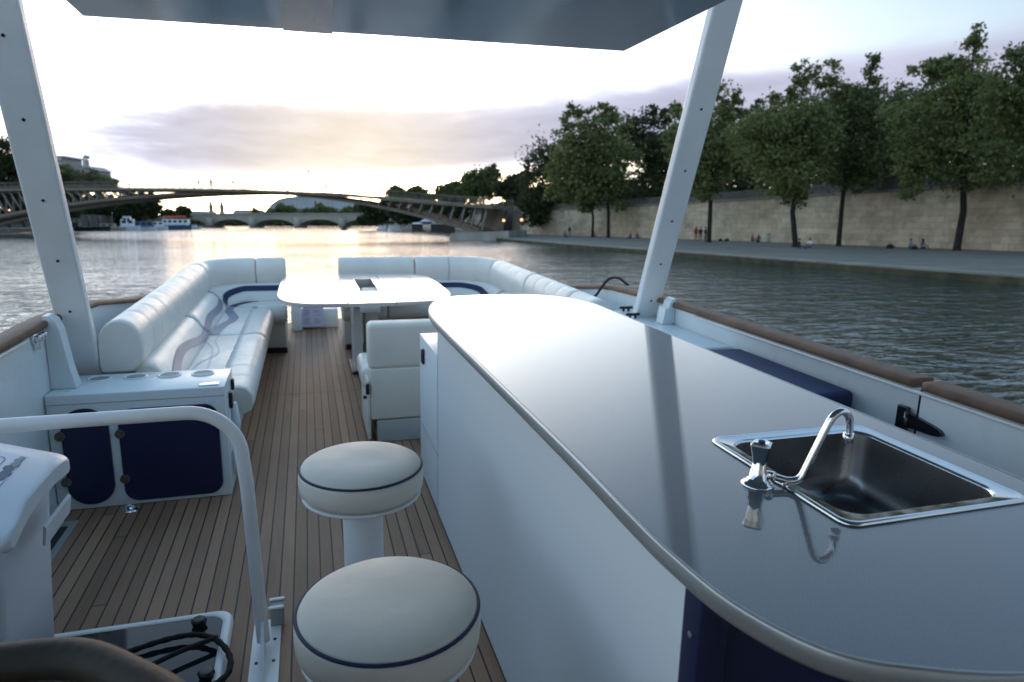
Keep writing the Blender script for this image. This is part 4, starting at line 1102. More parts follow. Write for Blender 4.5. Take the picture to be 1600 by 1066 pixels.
FR = 'trees rising from the quay in front of the stone wall'
RE = 'dark trees on the terrace above the stone wall'
tree('quay_tree', 'tall light green tree on the quay, first trunk left of the starboard post', 951, 106, QH, [(930,207,36,30),(905,232,34,40),(950,238,42,48),(898,280,38,40),(940,288,34,32),(958,318,18,16,.7),(936,176,16,12,.5),(896,182,12,14,.6)], 0, 6200, .42, .26, FR)
tree('quay_tree', 'slim olive tree leaning on the quay behind the tall light green one', 926, 110, QH, [(880,285,24,34),(915,300,34,26),(890,245,22,28)], 2, 3200, .40, .20, FR)
tree('quay_tree', 'airy topped tree just right of the starboard post, trunk beside the standing group', 1109, 82, QH, [(1130,152,20,20,.5),(1146,170,14,14,.45),(1112,212,38,40),(1140,238,34,48),(1096,276,38,34),(1060,200,16,34,.5),(1078,240,30,34)], 0, 6000, .33, .26, FR)
tree('quay_tree', 'tree with twin feathery tops behind the white shirted sitter', 1245, 66, QH, [(1255,118,13,22,.45),(1288,116,17,22,.5),(1224,150,15,12,.45),(1236,192,48,40),(1200,222,42,44),(1268,214,42,48),(1226,268,52,38),(1234,302,22,20,.8)], 0, 7600, .28, .25, FR)
tree('quay_tree', 'slender trunked tree with one pointed plume, midway along the bare wall', 1313, 69, QH, [(1364,112,10,22,.5),(1358,140,14,14,.6),(1340,172,44,36),(1312,220,46,48),(1372,212,42,52),(1334,266,52,26)], 2, 7000, .29, .22, FR)
tree('quay_tree', 'big tree with tall ragged top and a drooping branch, beside the seated pair in purple', 1500, 58, QH, [(1522,78,9,26,.45),(1452,106,22,8,.5),(1486,108,18,20,.6),(1492,140,48,36),(1526,122,28,30),(1440,192,44,44),(1512,192,58,52),(1470,242,54,44),(1540,240,48,48),(1500,278,34,20),(1416,292,15,18,.7)], 0, 9600, .26, .27, FR)
tree('quay_tree', 'large spreading tree cut off by the right edge of the view', 1655, 50, QH, [(1594,116,34,44),(1606,182,54,58),(1582,246,44,44),(1640,140,50,60),(1670,220,60,60)], 2, 8000, .25, .28, FR)
rear = [(850,133,[(848,250,28,32),(846,290,36,46),(858,322,40,28),(835,325,24,26)],'dense round dark tree over the bridge end, leftmost along the wall'),
 (1005,118,[(1004,198,36,28),(1022,238,32,36),(986,222,28,26),(1018,312,56,30)],'dark bushy tree with a rounded top left of the starboard post'),
 (1052,108,[(1046,176,12,16,.4),(1050,238,30,46),(1062,292,48,36),(1078,318,26,22)],'thin topped tree half hidden by the starboard post'),
 (1180,96,[(1186,216,38,38),(1170,268,48,42),(1190,190,20,14),(1158,306,16,24)],'low dark tree right of the starboard post behind the airy topped one'),
 (1392,86,[(1392,172,52,34),(1380,238,58,56),(1424,204,38,46),(1340,150,26,16,.6)],'broad domed very dark tree in the middle of the wall'),
 (1565,78,[(1560,225,58,56),(1590,180,44,50),(1540,180,40,40)],'dark tree filling in near the right edge of the view'),
 (900,150,[(905,285,44,46),(930,250,34,34)],'dark tree behind the tall light green one'),
 (1100,128,[(1095,270,50,45),(1120,235,40,40)],'dark backing tree just right of the starboard post'),
 (1250,120,[(1250,240,62,60),(1290,215,50,50),(1190,200,34,36)],'dark backing tree behind the twin feathery tops'),
 (1330,112,[(1330,240,60,60),(1300,200,44,44)],'dark backing tree behind the pointed plume'),
 (1470,110,[(1470,210,70,72),(1440,250,64,44),(1420,170,34,36)],'dark backing tree behind the big ragged one'),
 (975,160,[(965,305,40,26),(1000,300,50,24)],'low dark tree under the sunset gap left of the starboard post')]
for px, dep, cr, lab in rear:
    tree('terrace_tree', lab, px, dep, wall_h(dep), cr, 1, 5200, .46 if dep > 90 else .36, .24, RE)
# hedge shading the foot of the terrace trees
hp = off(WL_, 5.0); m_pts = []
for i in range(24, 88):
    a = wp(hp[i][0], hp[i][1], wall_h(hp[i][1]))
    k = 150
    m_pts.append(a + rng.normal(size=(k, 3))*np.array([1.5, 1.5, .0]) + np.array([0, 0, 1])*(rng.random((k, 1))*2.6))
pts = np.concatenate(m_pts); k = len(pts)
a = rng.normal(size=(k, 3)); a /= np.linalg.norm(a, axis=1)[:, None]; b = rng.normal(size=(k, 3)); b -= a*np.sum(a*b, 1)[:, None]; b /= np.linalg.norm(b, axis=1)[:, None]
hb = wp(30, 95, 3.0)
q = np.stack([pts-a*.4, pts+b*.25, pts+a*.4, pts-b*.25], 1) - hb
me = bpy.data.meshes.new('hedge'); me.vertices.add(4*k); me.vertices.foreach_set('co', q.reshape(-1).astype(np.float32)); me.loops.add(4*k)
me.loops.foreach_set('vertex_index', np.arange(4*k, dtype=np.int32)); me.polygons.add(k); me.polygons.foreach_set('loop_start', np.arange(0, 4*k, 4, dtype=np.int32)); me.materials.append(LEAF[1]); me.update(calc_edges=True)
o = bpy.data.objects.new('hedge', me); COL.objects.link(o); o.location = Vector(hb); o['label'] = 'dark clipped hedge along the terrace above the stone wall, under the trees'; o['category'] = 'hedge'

FB = 'trees beyond the footbridge'
for px, dep, h_, cr, lf, lab in [
 (757,190,2.3,[(757,284,26,20),(742,300,24,16),(768,270,12,10)],2,'rounded green tree standing above the right part of the footbridge'),
 (713,205,2.3,[(712,300,26,14),(700,306,20,10)],2,'low green tree left of the rounded one above the footbridge'),
 (800,170,2.3,[(800,296,20,20),(815,300,18,22)],1,'dark tree close to the bridge end below the round dark one'),
 (652,300,1.5,[(652,302,15,9),(655,315,18,10)],2,'small rounded tree peeping over the footbridge railing'),
 (620,300,1.5,[(620,301,12,8),(618,312,15,9)],2,'tiny tree peeping over the footbridge, left of its twin'),
 (655,215,-1.8,[(655,330,36,15),(640,340,28,10)],1,'broad dark tree under the footbridge on the right bank'),
 (598,240,-1.8,[(598,333,32,14),(580,342,20,8)],1,'dark tree under the footbridge next to the stone arches'),
 (700,190,-1.8,[(700,330,30,18)],1,'dark tree behind the pale struts near the bridge end'),
 (8,190,2.6,[(4,250,36,32),(-20,275,46,36),(30,280,26,26),(10,300,40,24),(15,325,44,22)],1,'big dark tree left of the port post on the far bank'),
 (62,200,2.6,[(62,285,36,20),(95,295,24,12),(70,318,40,24)],1,'dark tree mostly hidden behind the port post'),
 (130,265,2.4,[(130,322,34,16),(108,315,26,16),(120,338,30,14)],1,'dark tree under the footbridge right of the port post'),
 (182,270,2.4,[(180,320,36,15),(165,328,30,14),(190,336,30,10)],1,'dark tree under the footbridge above the white boats'),
 (228,275,2.4,[(230,318,14,16),(218,322,24,15),(226,332,18,12)],1,'dark square edged tree ending the left bank at the water'),
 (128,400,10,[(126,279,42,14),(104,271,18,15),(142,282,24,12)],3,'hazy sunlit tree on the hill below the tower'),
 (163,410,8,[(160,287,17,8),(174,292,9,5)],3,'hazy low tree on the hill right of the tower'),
 (284,340,-2,[(284,331,10,6),(284,338,11,6)],1,'small dark tree beyond the red umbrellas'),
 (262,345,-2,[(262,333,8,5),(258,340,9,5)],1,'small dark tree just left of the one beyond the red umbrellas')]:
    tree('bank_tree', lab, px, dep, h_, cr, lf, 9000 if px < 70 else 4600, .62 if dep < 230 else .85, .3, FB)
# far woods that read as one mass along the river bend
m_pts = []
for px in np.arange(395, 640, 1.3):
    top = 326 + 5*math.sin(px*.11) + 3*math.sin(px*.31+1) + (4 if px < 420 else 0)
    c0 = at(px, 470, top); c1 = at(px, 470, 347)
    for k in range(26):
        f = rng.random()**.7; m_pts.append(c0*f + c1*(1-f) + rng.normal(size=3)*np.array([1, 3, .6]))
for px in np.arange(230, 660, 2.0):
    c0 = at(px, 520, 340+2*math.sin(px*.2)); c1 = at(px, 520, 353)
    for k in range(40):
        f = rng.random(); m_pts.append(c0*f + c1*(1-f) + rng.normal(size=3)*np.array([1, 3, .4]))
pts = np.array(m_pts); k = len(pts)
a = rng.normal(size=(k, 3)); a /= np.linalg.norm(a, axis=1)[:, None]; b = rng.normal(size=(k, 3)); b -= a*np.sum(a*b, 1)[:, None]; b /= np.linalg.norm(b, axis=1)[:, None]
hb = wp(-120, 470, 0)
q = np.stack([pts-a*1.3, pts+b*.8, pts+a*1.3, pts-b*.8], 1) - hb
me = bpy.data.meshes.new('far_trees'); me.vertices.add(4*k); me.vertices.foreach_set('co', q.reshape(-1).astype(np.float32)); me.loops.add(4*k)
me.loops.foreach_set('vertex_index', np.arange(4*k, dtype=np.int32)); me.polygons.add(k); me.polygons.foreach_set('loop_start', np.arange(0, 4*k, 4, dtype=np.int32)); me.materials.append(LEAF[2]); me.update(calc_edges=True)
struct('far_woods', me, hb, 'stuff')

# ------------------------------------------------------------------ footbridge
BA, BB = np.array([1.0, 111.5]), np.array([-164.0, 165.0])
def bl(s, w=0.0):
    p = BA + (BB-BA)*s; t = (BB-BA)/np.linalg.norm(BB-BA); o = np.array([-t[1], t[0]])
    return p + o*w
def bz(s): return float(np.interp(s, [-.1, 0, .08, .15, .22, .3, .43, .57, .75, 1.0], [1.4, 2.2, 3.25, 4.3, 5.1, 5.7, 6.2, 6.45, 6.5, 6.4]))
def bzl(s): return 5.25 - (95 if s < .3 else 37)*(s-.3)**2
fb = Thing('footbridge', 'long arched steel footbridge with raking pale struts crossing the river', 'bridge', wp(*bl(.3), -2.85), boat=False)
STEELD = pm('bridge_dark_steel', (0.16, 0.135, 0.105), 0.6, var=0.2, scale=.5)
STEELP = pm('bridge_pale_strut', (0.27, 0.265, 0.25), 0.5, var=0.15, scale=.5)
DECKW = pm('bridge_deck_wood', (0.17, 0.14, 0.11), 0.7, var=0.25, scale=.6)
ss = np.linspace(.014, 1.02, 80)
def slab(wa, wb, z0, z1, sl=ss, zf=bz):
    V, F = [], []
    for s in sl:
        a, b = bl(s, wa), bl(s, wb); z = zf(s)
        V += [wp(a[0], a[1], z+z0), wp(b[0], b[1], z+z0), wp(b[0], b[1], z+z1), wp(a[0], a[1], z+z1)]
    for i in range(len(sl)-1):
        for k in range(4): F.append((i*4+k, i*4+(k+1) % 4, (i+1)*4+(k+1) % 4, (i+1)*4+k))
    F += [(0, 1, 2, 3), tuple(len(sl)*4-4+k for k in range(4))]
    return MB().add(V, F)
fb.part('deck', slab(-5.5, 5.5, -.40, 0.0), STEELD)
fb.part('walkway', slab(-5.2, 5.2, .004, .06), DECKW)
arch_s = np.linspace(.02, .74, 50)
for w in (-4.2, 3.6): fb.part('arch_rib', slab(w, w+.6, -.30, .20, arch_s, bzl), STEELD)
fb.part('lower_walkway', slab(-1.6, 1.6, -.1, .12, arch_s, bzl), DECKW)
for w in (-5.0, 5.0):
    for s in list(np.arange(.028, .215, .0105)) + list(np.arange(.42, .735, .0125)):
        zt = bz(s)-.55; zb = bzl(s)
        if zt-zb < .5: continue
        sg = -1 if s < .3 else 1
        a = bl(s, w*.78); b = bl(s+sg*.0075, w)
        m = MB().tube([wp(a[0], a[1], zb), wp((a[0]+b[0])/2, (a[1]+b[1])/2, (zb+zt)/2), wp(b[0], b[1], zt)], [.13, .19, .11], 8)
        fb.part('strut', m, STEELP)
for w in (-5.35, 5.35):
    m = MB()
    for h_, r_ in ((1.15, .075), (.15, .05), (.40, .032), (.65, .032), (.90, .032)):
        m.tube([wp(*bl(s, w), bz(s)+h_) for s in ss], r_, 6)
    for s in np.arange(.016, 1.015, .0095): m.tube([wp(*bl(s, w), bz(s)-.05), wp(*bl(s, w), bz(s)+1.15)], .035, 5)
    fb.part('railing', m, STEELD, fix=False)
def boxw(px0, px1, dep, d_, py0, py1):
    """upright block seen between picture columns/rows at a distance, d_ metres deep"""
    pts = [at(px0, dep, py1), at(px1, dep, py1), at(px1, dep, py0), at(px0, dep, py0)]
    pts[2][:2] = pts[1][:2]; pts[3][:2] = pts[0][:2]
    V = pts + [p + HEAD*d_ for p in pts]
    return MB().add(V, [(0, 1, 2, 3), (4, 5, 6, 7), (0, 1, 5, 4), (1, 2, 6, 5), (2, 3, 7, 6), (3, 0, 4, 7)])
ab = Thing('bridge_abutment', 'pale stone abutment carrying the right end of the footbridge', 'abutment', at(775, 116, h=QH), boat=False)
AB = pm('abutment_stone', (0.33, 0.315, 0.28), 0.9, var=0.25, scale=.35)
ab.part('wall', boxw(752, 786, 118, 8, 326, 372), AB)
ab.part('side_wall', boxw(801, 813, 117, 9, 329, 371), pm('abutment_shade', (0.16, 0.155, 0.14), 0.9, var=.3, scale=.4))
ab.part('back_wall', boxw(786, 801, 124, 2, 328, 371), STEELD)
ab.part('springing', MB().add([wp(*bl(s, w), h_) for s in (.0, .055) for w in (-5, 5) for h_ in (QH-.6, -1.7 if s_ else -1.3)] if False else [wp(*bl(.0, -5), -3.4), wp(*bl(.06, -5), -3.4), wp(*bl(.06, 5), -3.4), wp(*bl(.0, 5), -3.4), wp(*bl(.0, -5), -1.35), wp(*bl(.055, -5), -1.75), wp(*bl(.055, 5), -1.75), wp(*bl(.0, 5), -1.35)], [(0, 1, 2, 3), (4, 5, 6, 7), (0, 1, 5, 4), (1, 2, 6, 5), (2, 3, 7, 6), (3, 0, 4, 7)]), AB)
GLOW = bpy.data.materials.new('lamp_glow'); GLOW.use_nodes = True
gb = GLOW.node_tree.nodes['Principled BSDF']; gb.inputs['Emission Color'].default_value = (1, .55, .22, 1); gb.inputs['Emission Strength'].default_value = 0.9; gb.inputs['Base Color'].default_value = (.8, .6, .4, 1)
for px, py, lab in ((787, 345, 'lit lamp left of the dark passage at the bridge end'), (815, 344, 'lit lamp right of the dark passage at the bridge end')):
    b0 = at(px, 115.5, 371); g_ = at(px, 115.5, py)
    t = Thing('street_lamp', lab, 'street lamp', b0, 'lamps by the bridge end', boat=False)
    t.part('pole', MB().tube([b0, g_], [.07, .05], 8), STEELD)
    t.part('lamp_globe', MB().lathe([(.04, -.2), (.20, -.08), (.24, .05), (.18, .2), (.04, .26)], tuple(g_), 12), GLOW)
# lamp post on the bridge crown
b0 = wp(*bl(.205, 4.6), bz(.205)); t = Thing('lamp_post', 'thin lamp post on the footbridge near its crown', 'lamp post', b0, boat=False)
t.part('pole', MB().tube([b0, b0+np.array([0, 0, 3.4])], [.06, .035], 8), STEELD); t.part('lamp_head', MB().lathe([(.03, 0), (.14, .05), (.10, .22), (.02, .28)], tuple(b0+np.array([0, 0, 3.4])), 10), STEELD)

# ------------------------------------------------------------------ stone bridge and far city
sb = Thing('stone_bridge', 'pale stone bridge with low arches farther up the river', 'bridge', at(440, 350, h=-2.85), boat=False)
def sbp(px, py): return at(px, 350, py)
top = [(x, 334.2 + .00006*(x-430)**2) for x in np.linspace(215, 660, 40)]
spans = [(236, 262), (270, 322), (332, 390), (398, 460), (468, 530), (538, 598), (606, 650)]
bot = [(215, 360)]
for a_, b_ in spans:
    bot.append((a_, 360)); r_ = (b_-a_)/2; c_ = (a_+b_)/2
    for k in range(13):
        f = PI - PI*k/12; bot.append((c_+r_*math.cos(f), 354.5-11.5*math.sin(f)))
    bot.append((b_, 360))
bot.append((660, 360))
poly = bot + top[::-1]
V = [sbp(*p) for p in poly]; nq = len(V); V += [p + HEAD*14 for p in V]
m = MB().add(V, [tuple(range(nq)), tuple(range(nq, 2*nq))] + [(i, (i+1) % nq, nq+(i+1) % nq, nq+i) for i in range(nq)])
PB = pm('far_bridge_stone', (0.36, 0.335, 0.28), 0.9, var=.2, scale=.12)
sb.part('arcade', m, PB)
sb.part('parapet', boxw(215, 660, 349.4, .5, 333.0, 334.6), PB)
for a_, b_ in zip(spans[:-1], spans[1:]):
    c_ = (a_[1]+b_[0])/2; p0, p1 = at(c_, 347.5, 358), at(c_, 347.5, 341)
    sb.part('pier_nose', MB().tube([p0, p1], 1.5, 10), PB)
gh = Thing('glass_hall', 'huge pale glass roofed hall rising beyond the far trees', 'exhibition hall', at(480, 800, h=0), boat=False)
GL = pm('pale_glass_roof', (0.46, 0.52, 0.58), 0.25, var=.12, scale=.05)
prof = [(408, 338)] + [(416+ 0, 330), (424, 320), (436, 312), (450, 308.5), (470, 307.5), (520, 309), (556, 312), (572, 322), (580, 338)]
V = [at(x, 800, y) for x, y in prof]; nq = len(V); V += [p + HEAD*70 for p in V]
gh.part('glass_roof', MB().add(V, [tuple(range(nq)), tuple(range(nq, 2*nq))] + [(i, (i+1) % nq, nq+(i+1) % nq, nq+i) for i in range(nq)]), GL)
rb = MB()
for x in range(414, 580, 7):
    yt = float(np.interp(x, [p[0] for p in prof], [p[1] for p in prof])); rb.tube([at(x, 798, 338), at(x, 798, yt-.3)], .5, 5)
rb.tube([at(x, 798, y-.2) for x, y in prof], .7, 6); rb.tube([at(412, 798, 326), at(575, 798, 326)], .6, 5)
gh.part('roof_ribs', rb, pm('pale_roof_rib', (.36, .42, .42), .5), fix=False)
for px, lab in ((331, 'tall stone column with statue, left of a pair beyond the stone bridge'), (348, 'tall stone column with statue, right of a pair beyond the stone bridge')):
    b0 = at(px, 600, 345); t = Thing('stone_column', lab, 'column', b0, 'columns beyond the stone bridge', boat=False)
    tz = at(px, 600, 322)[2]-b0[2]
    t.part('shaft', MB().lathe([(3.4, 0), (3.2, 5), (2.0, 6), (1.8, tz-1), (2.6, tz)], tuple(b0), 12), PB)
    t.part('statue', MB().lathe([(1.7, tz), (1.3, tz+1.8), (.9, tz+3.4), (.25, tz+5.6)], tuple(b0), 8), STEELP)
cm = Thing('hill_building', 'pale institute building with a small clock tower on the far left bank', 'building', at(120, 430, h=6), boat=False)
PLS = pm('far_pale_stone', (0.46, 0.45, 0.42), 0.9, var=.12, scale=.1); SLT = pm('far_slate', (0.24, 0.25, 0.27), 0.6, var=.15, scale=.1)
cm.part('wing', boxw(84, 101, 425, 20, 246, 296), PLS)
V = [at(x, 425, y) for x, y in ((83.5, 246), (86, 243.5), (99, 243.5), (101.5, 246))]; V += [p+HEAD*20 for p in V]
cm.part('roof', MB().add(V, [(0,1,2,3),(4,5,6,7),(0,1,5,4),(1,2,6,5),(2,3,7,6),(3,0,4,7)]), SLT)
cm.part('wall', boxw(101, 146, 428, 20, 266, 296), PLS)
V = [at(x, 428, y) for x, y in ((101, 266), (105, 257), (133, 259), (147, 266))]; V += [p+HEAD*20 for p in V]
cm.part('roof', MB().add(V, [(0,1,2,3),(4,5,6,7),(0,1,5,4),(1,2,6,5),(2,3,7,6),(3,0,4,7)]), SLT)
cm.part('tower', boxw(129.8, 134.2, 427, 4, 249, 262), PLS)
V = [at(x, 427, y) for x, y in ((129, 248), (135, 248), (133.2, 243), (130.8, 243))]; V += [p+HEAD*4 for p in V]
cm.part('tower_cap', MB().add(V, [(0,1,2,3),(4,5,6,7),(0,1,5,4),(1,2,6,5),(2,3,7,6),(3,0,4,7)]), SLT)
for x in (87, 90.5, 94, 97.5):
    for y in (250, 257, 264, 271): cm.part('window', boxw(x-.9, x+.9, 424.7, .2, y, y+3.2), pm('far_window', (.12, .13, .15), .3))
for x in np.arange(105, 144, 4.5):
    for y in (269, 277): cm.part('window', boxw(x-.9, x+.9, 427.7, .2, y, y+4), pm('far_window', (.12, .13, .15), .3))
# low blocks of the far city on both sides of the river
for px0, px1, y0, dep, lab in ((560, 600, 318, 640, 'far pale block right of the glass roofed hall'), (365, 400, 331, 700, 'far low block right of the two columns'), (290, 322, 333, 680, 'far low block left of the two columns')):
    t = Thing('far_building', lab, 'building', at((px0+px1)/2, dep, h=0), 'far city blocks beyond the stone bridge', boat=False)
    t.part('wall', boxw(px0, px1, dep, 25, y0, 347), PLS)
    V = [at(x, dep, y) for x, y in ((px0-.5, y0), (px0+2, y0-3), (px1-2, y0-3), (px1+.5, y0))]; V += [p+HEAD*25 for p in V]
    t.part('roof', MB().add(V, [(0,1,2,3),(4,5,6,7),(0,1,5,4),(1,2,6,5),(2,3,7,6),(3,0,4,7)]), SLT)

# ------------------------------------------------------------------ moored boats
def moored(label, px, dep, length, beam, hull_h, cab, hull_m, cab_m, ang=35, deck_m=None, extra=None):
    """cab: list of (x0, x1, height) cabin blocks along the boat"""
    b0 = at(px, dep); b0[2] = WATER_Z
    t = Thing('moored_boat', label, 'boat', b0, 'boats moored along the far left bank', boat=False)
    a = math.radians(ang); ax_ = SIDE*math.cos(a)+HEAD*math.sin(a); ay = -SIDE*math.sin(a)+HEAD*math.cos(a)
    def P3(x, y, z): return b0 + ax_*x + ay*y + np.array([0, 0, z])
    m = MB(); V, F = [], []; st_ = np.linspace(-.5, .5, 11)
    for f in st_:
        w = beam/2*(1-max(0, (f-.15)/.35)**2.2); sh = hull_h*(1+.35*max(0, f)**2*2)
        V += [P3(f*length, -w, sh), P3(f*length*.97, -w*.75, -.3), P3(f*length*.97, w*.75, -.3), P3(f*length, w, sh)]
    for i in range(10):
        for k in range(4): F.append((i*4+k, i*4+(k+1) % 4, (i+1)*4+(k+1) % 4, (i+1)*4+k))
    F += [(0, 1, 2, 3), (40, 41, 42, 43)]
    t.part('hull', m.add(V, F), hull_m)
    for x0, x1, h_ in cab:
        q = [(x0*length, -beam*.36), (x1*length, -beam*.36), (x1*length, beam*.36), (x0*length, beam*.36)]
        V = [P3(x, y, hull_h*.9) for x, y in q] + [P3(x*.98+(x0+x1)*.01*length, y*.92, hull_h+h_) for x, y in q]
        c = t.part('cabin', MB().add(V, [(0,1,2,3),(4,5,6,7),(0,1,5,4),(1,2,6,5),(2,3,7,6),(3,0,4,7)]), cab_m)
        nw = max(2, int((x1-x0)*length/1.6))
        for k in range(nw):
            xa = (x0+(x1-x0)*(k+.2)/nw)*length; xb = (x0+(x1-x0)*(k+.8)/nw)*length
            for sy in (-1, 1):
                y = sy*(beam*.36*.97+.03); wn = MB().add([P3(xa, y, hull_h+h_*.42), P3(xb, y, hull_h+h_*.42), P3(xb, y*.985, hull_h+h_*.82), P3(xa, y*.985, hull_h+h_*.82)], [(0, 1, 2, 3)]); t.part('window', wn, pm('boat_window', (.03, .045, .07), .12), c, fix=False)
    if extra: extra(t, P3, hull_h)
    return t
BW = pm('boat_white', (0.66, 0.68, 0.70), .4, var=.08); BK = pm('boat_black', (.018, .02, .026), .4, var=.2); BB_ = pm('boat_beige', (.34, .31, .26), .5, var=.15); BU = pm('boat_blue', (.06, .10, .19), .4, var=.15)
RED = pm('red_canvas', (.55, .09, .035), .8, var=.2, scale=3)
def mast(t, P3, h): t.part('mast', MB().tube([P3(.6, 0, h), P3(.9, 0, h+5.2)], [.10, .06], 6), BB_)
def rail(t, P3, h):
    t.part('mast', MB().tube([P3(1.5, 0, h), P3(1.5, 0, h+3.4)], [.08, .05], 6), BW)
moored('low black barge with a curved wheelhouse, nearest the port post', 136, 222, 13.5, 3.6, 1.3, [(-.40, -.15, 1.4)], BK, BK, 12)
moored('beige wooden boat with a slanting mast', 172, 232, 9.5, 3.4, 1.0, [(-.3, .15, 1.3)], BB_, BB_, 15, extra=mast)
moored('tall white cruiser at the middle of the row', 203, 240, 6.5, 3.2, 1.4, [(-.42, .2, 2.4), (-.3, .05, 3.4)], BW, BW, 18)
moored('white boat with long blue window band', 227, 246, 7.5, 3.4, 1.1, [(-.45, .35, 1.9)], BW, BU, 14)
moored('plain white launch behind the blue banded boat', 249, 252, 5.6, 3.0, 1.3, [(-.42, .25, 1.7)], BW, BW, 18, extra=rail)
def umb(t, P3, h):
    for k, x in enumerate((-3.8, -2.5, -1.2, .2, 1.5, 2.8)):
        c = P3(x, 0, h+3.0)
        u = t.part('umbrella', MB().lathe([(1.0, -.25), (.75, .1), (.3, .42), (.03, .55)], tuple(c), 10).tube([c - np.array([0, 0, 2.0]), c], .04, 5), RED)
moored('dark blue and white restaurant barge with a row of red umbrellas on its roof', 276, 262, 10.5, 4.4, 1.7, [(-.45, .42, 2.2)], BU, BW, 10, extra=umb)
moored('small white motorboat at the right end of the row', 304, 270, 5.0, 2.4, .9, [(-.3, .1, .9)], BW, BW, 14)
moored('tiny dark launch out on the water before the stone bridge', 537, 250, 2.6, 1.4, .5, [(-.2, .2, .8)], BK, BK, 20)
moored('pale houseboat under the footbridge on the right bank', 618, 222, 5.2, 3.2, 1.6, [(-.45, .3, 2.4)], BW, BB_, 160)
moored('low tan barge moored beneath the lilac umbrella', 636, 205, 5.0, 3.0, 1.1, [(-.4, .2, .8)], BB_, BB_, 160)
moored('small white launch moored left of the pale houseboat', 596, 235, 4.2, 2.2, .8, [(-.35, .2, .9)], BW, BW, 160)
# umbrella and booths on the right quay beyond the bridge
um = at(668, 172, 362); t = Thing('parasol', 'pale lilac parasol open on the right bank under the footbridge', 'parasol', um, boat=False)
t.part('canopy', MB().lathe([(2.1, 2.35), (1.4, 2.75), (.6, 3.1), (.05, 3.35)], tuple(um), 12), pm('lilac_canvas', (.50, .49, .66), .8)); t.part('pole', MB().tube([um, um+np.array([0, 0, 3.2])], .05, 6), BW)
for px, dep, w, hgt, mat, lab in ((652, 178, 2.6, 1.9, BK, 'dark stall left of the lilac parasol'), (684, 165, 3.2, 1.8, BK, 'dark stall right of the lilac parasol'), (702, 150, 2.2, 2.3, pm('stall_brown', (.05, .035, .028), .6), 'brown kiosk beside the raking bridge struts')):
    b0 = at(px, dep); b0[2] = QUAY_Z+.02; t = Thing('market_stall', lab, 'stall', b0, 'stalls on the right bank', boat=False)
    V = [b0+SIDE*x+HEAD*y+np.array([0, 0, z]) for z in (0, hgt) for x, y in ((-w/2, -1), (w/2, -1), (w/2, 1), (-w/2, 1))]
    t.part('booth', MB().add(V, [(0,1,2,3),(4,5,6,7),(0,1,5,4),(1,2,6,5),(2,3,7,6),(3,0,4,7)]), mat)
    V = [b0+SIDE*x+HEAD*y+np.array([0, 0, z]) for z, k in ((hgt, 1.15), (hgt+.35, .4)) for x, y in ((-w/2*k, -1.2*k), (w/2*k, -1.2*k), (w/2*k, 1.2*k), (-w/2*k, 1.2*k))]
    t.part('roof', MB().add(V, [(0,1,2,3),(4,5,6,7),(0,1,5,4),(1,2,6,5),(2,3,7,6),(3,0,4,7)]), BW if px == 652 else STEELD)

# ------------------------------------------------------------------ people
def skin_body(joints, edges, radii, root=0):
    me = bpy.data.meshes.new('b'); me.from_pydata(joints, edges, []); ob = bpy.data.objects.new('b', me); COL.objects.link(ob)
    sk_ = ob.modifiers.new('s', 'SKIN'); sk_.use_smooth_shade = True
    lay = me.skin_vertices[0].data
    for i, r in enumerate(radii): lay[i].radius = (r, r); lay[i].use_root = (i == root)
    su = ob.modifiers.new('u', 'SUBSURF'); su.levels = 1; su.render_levels = 1
    dg = bpy.context.evaluated_depsgraph_get(); out = bpy.data.meshes.new_from_object(ob.evaluated_get(dg))
    bpy.data.objects.remove(ob); bpy.data.meshes.remove(me); return out
SKINM = pm('skin', (.40, .25, .18), .6, var=.08); 
def pose(kind):
    if kind == 'stand':
        J = [(0,0,.95),(0,.0,1.18),(0,-.01,1.40),(0,-.01,1.50),(0,-.02,1.60),(0,-.015,1.70),
             (-.17,0,1.41),(-.24,.01,1.14),(-.24,-.07,.90),(-.24,-.10,.82),(.17,0,1.41),(.24,.02,1.14),(.22,-.08,.92),(.21,-.11,.84),
             (-.10,0,.88),(-.11,-.02,.49),(-.11,.02,.09),(-.12,-.12,.04),(.10,0,.88),(.12,-.03,.49),(.14,.04,.09),(.15,-.10,.04)]
    elif kind == 'walk':
        J = [(0,0,.94),(0,-.01,1.17),(0,-.03,1.39),(0,-.03,1.49),(0,-.05,1.59),(0,-.045,1.69),
             (-.17,-.03,1.40),(-.23,.10,1.15),(-.23,.06,.92),(-.22,.03,.84),(.17,-.03,1.40),(.23,-.10,1.15),(.22,-.26,.98),(.21,-.32,.93),
             (-.10,0,.88),(-.10,-.18,.50),(-.11,-.22,.10),(-.11,-.34,.05),(.10,0,.88),(.11,.08,.48),(.11,.30,.14),(.11,.22,.05)]
    else:   # seated on the ground, knees drawn up, arms on knees
        J = [(0,0,.12),(0,.03,.34),(0,-.02,.56),(0,-.05,.66),(0,-.08,.76),(0,-.075,.85),
             (-.17,-.02,.56),(-.22,-.17,.36),(-.16,-.38,.42),(-.13,-.45,.42),(.17,-.02,.56),(.22,-.17,.36),(.16,-.38,.42),(.13,-.45,.42),
             (-.10,-.05,.12),(-.13,-.42,.44),(-.13,-.62,.08),(-.13,-.75,.05),(.10,-.05,.12),(.13,-.42,.44),(.14,-.62,.08),(.14,-.75,.05)]
    E_ = [(0,1),(1,2),(2,3),(3,4),(4,5),(2,6),(6,7),(7,8),(8,9),(2,10),(10,11),(11,12),(12,13),(0,14),(14,15),(15,16),(16,17),(0,18),(18,19),(19,20),(20,21)]
    R_ = [.135,.125,.14,.058,.088,.070,.062,.048,.038,.036,.062,.048,.038,.036,.088,.060,.043,.040,.088,.060,.043,.040]
    return J, E_, R_
BODY = {}
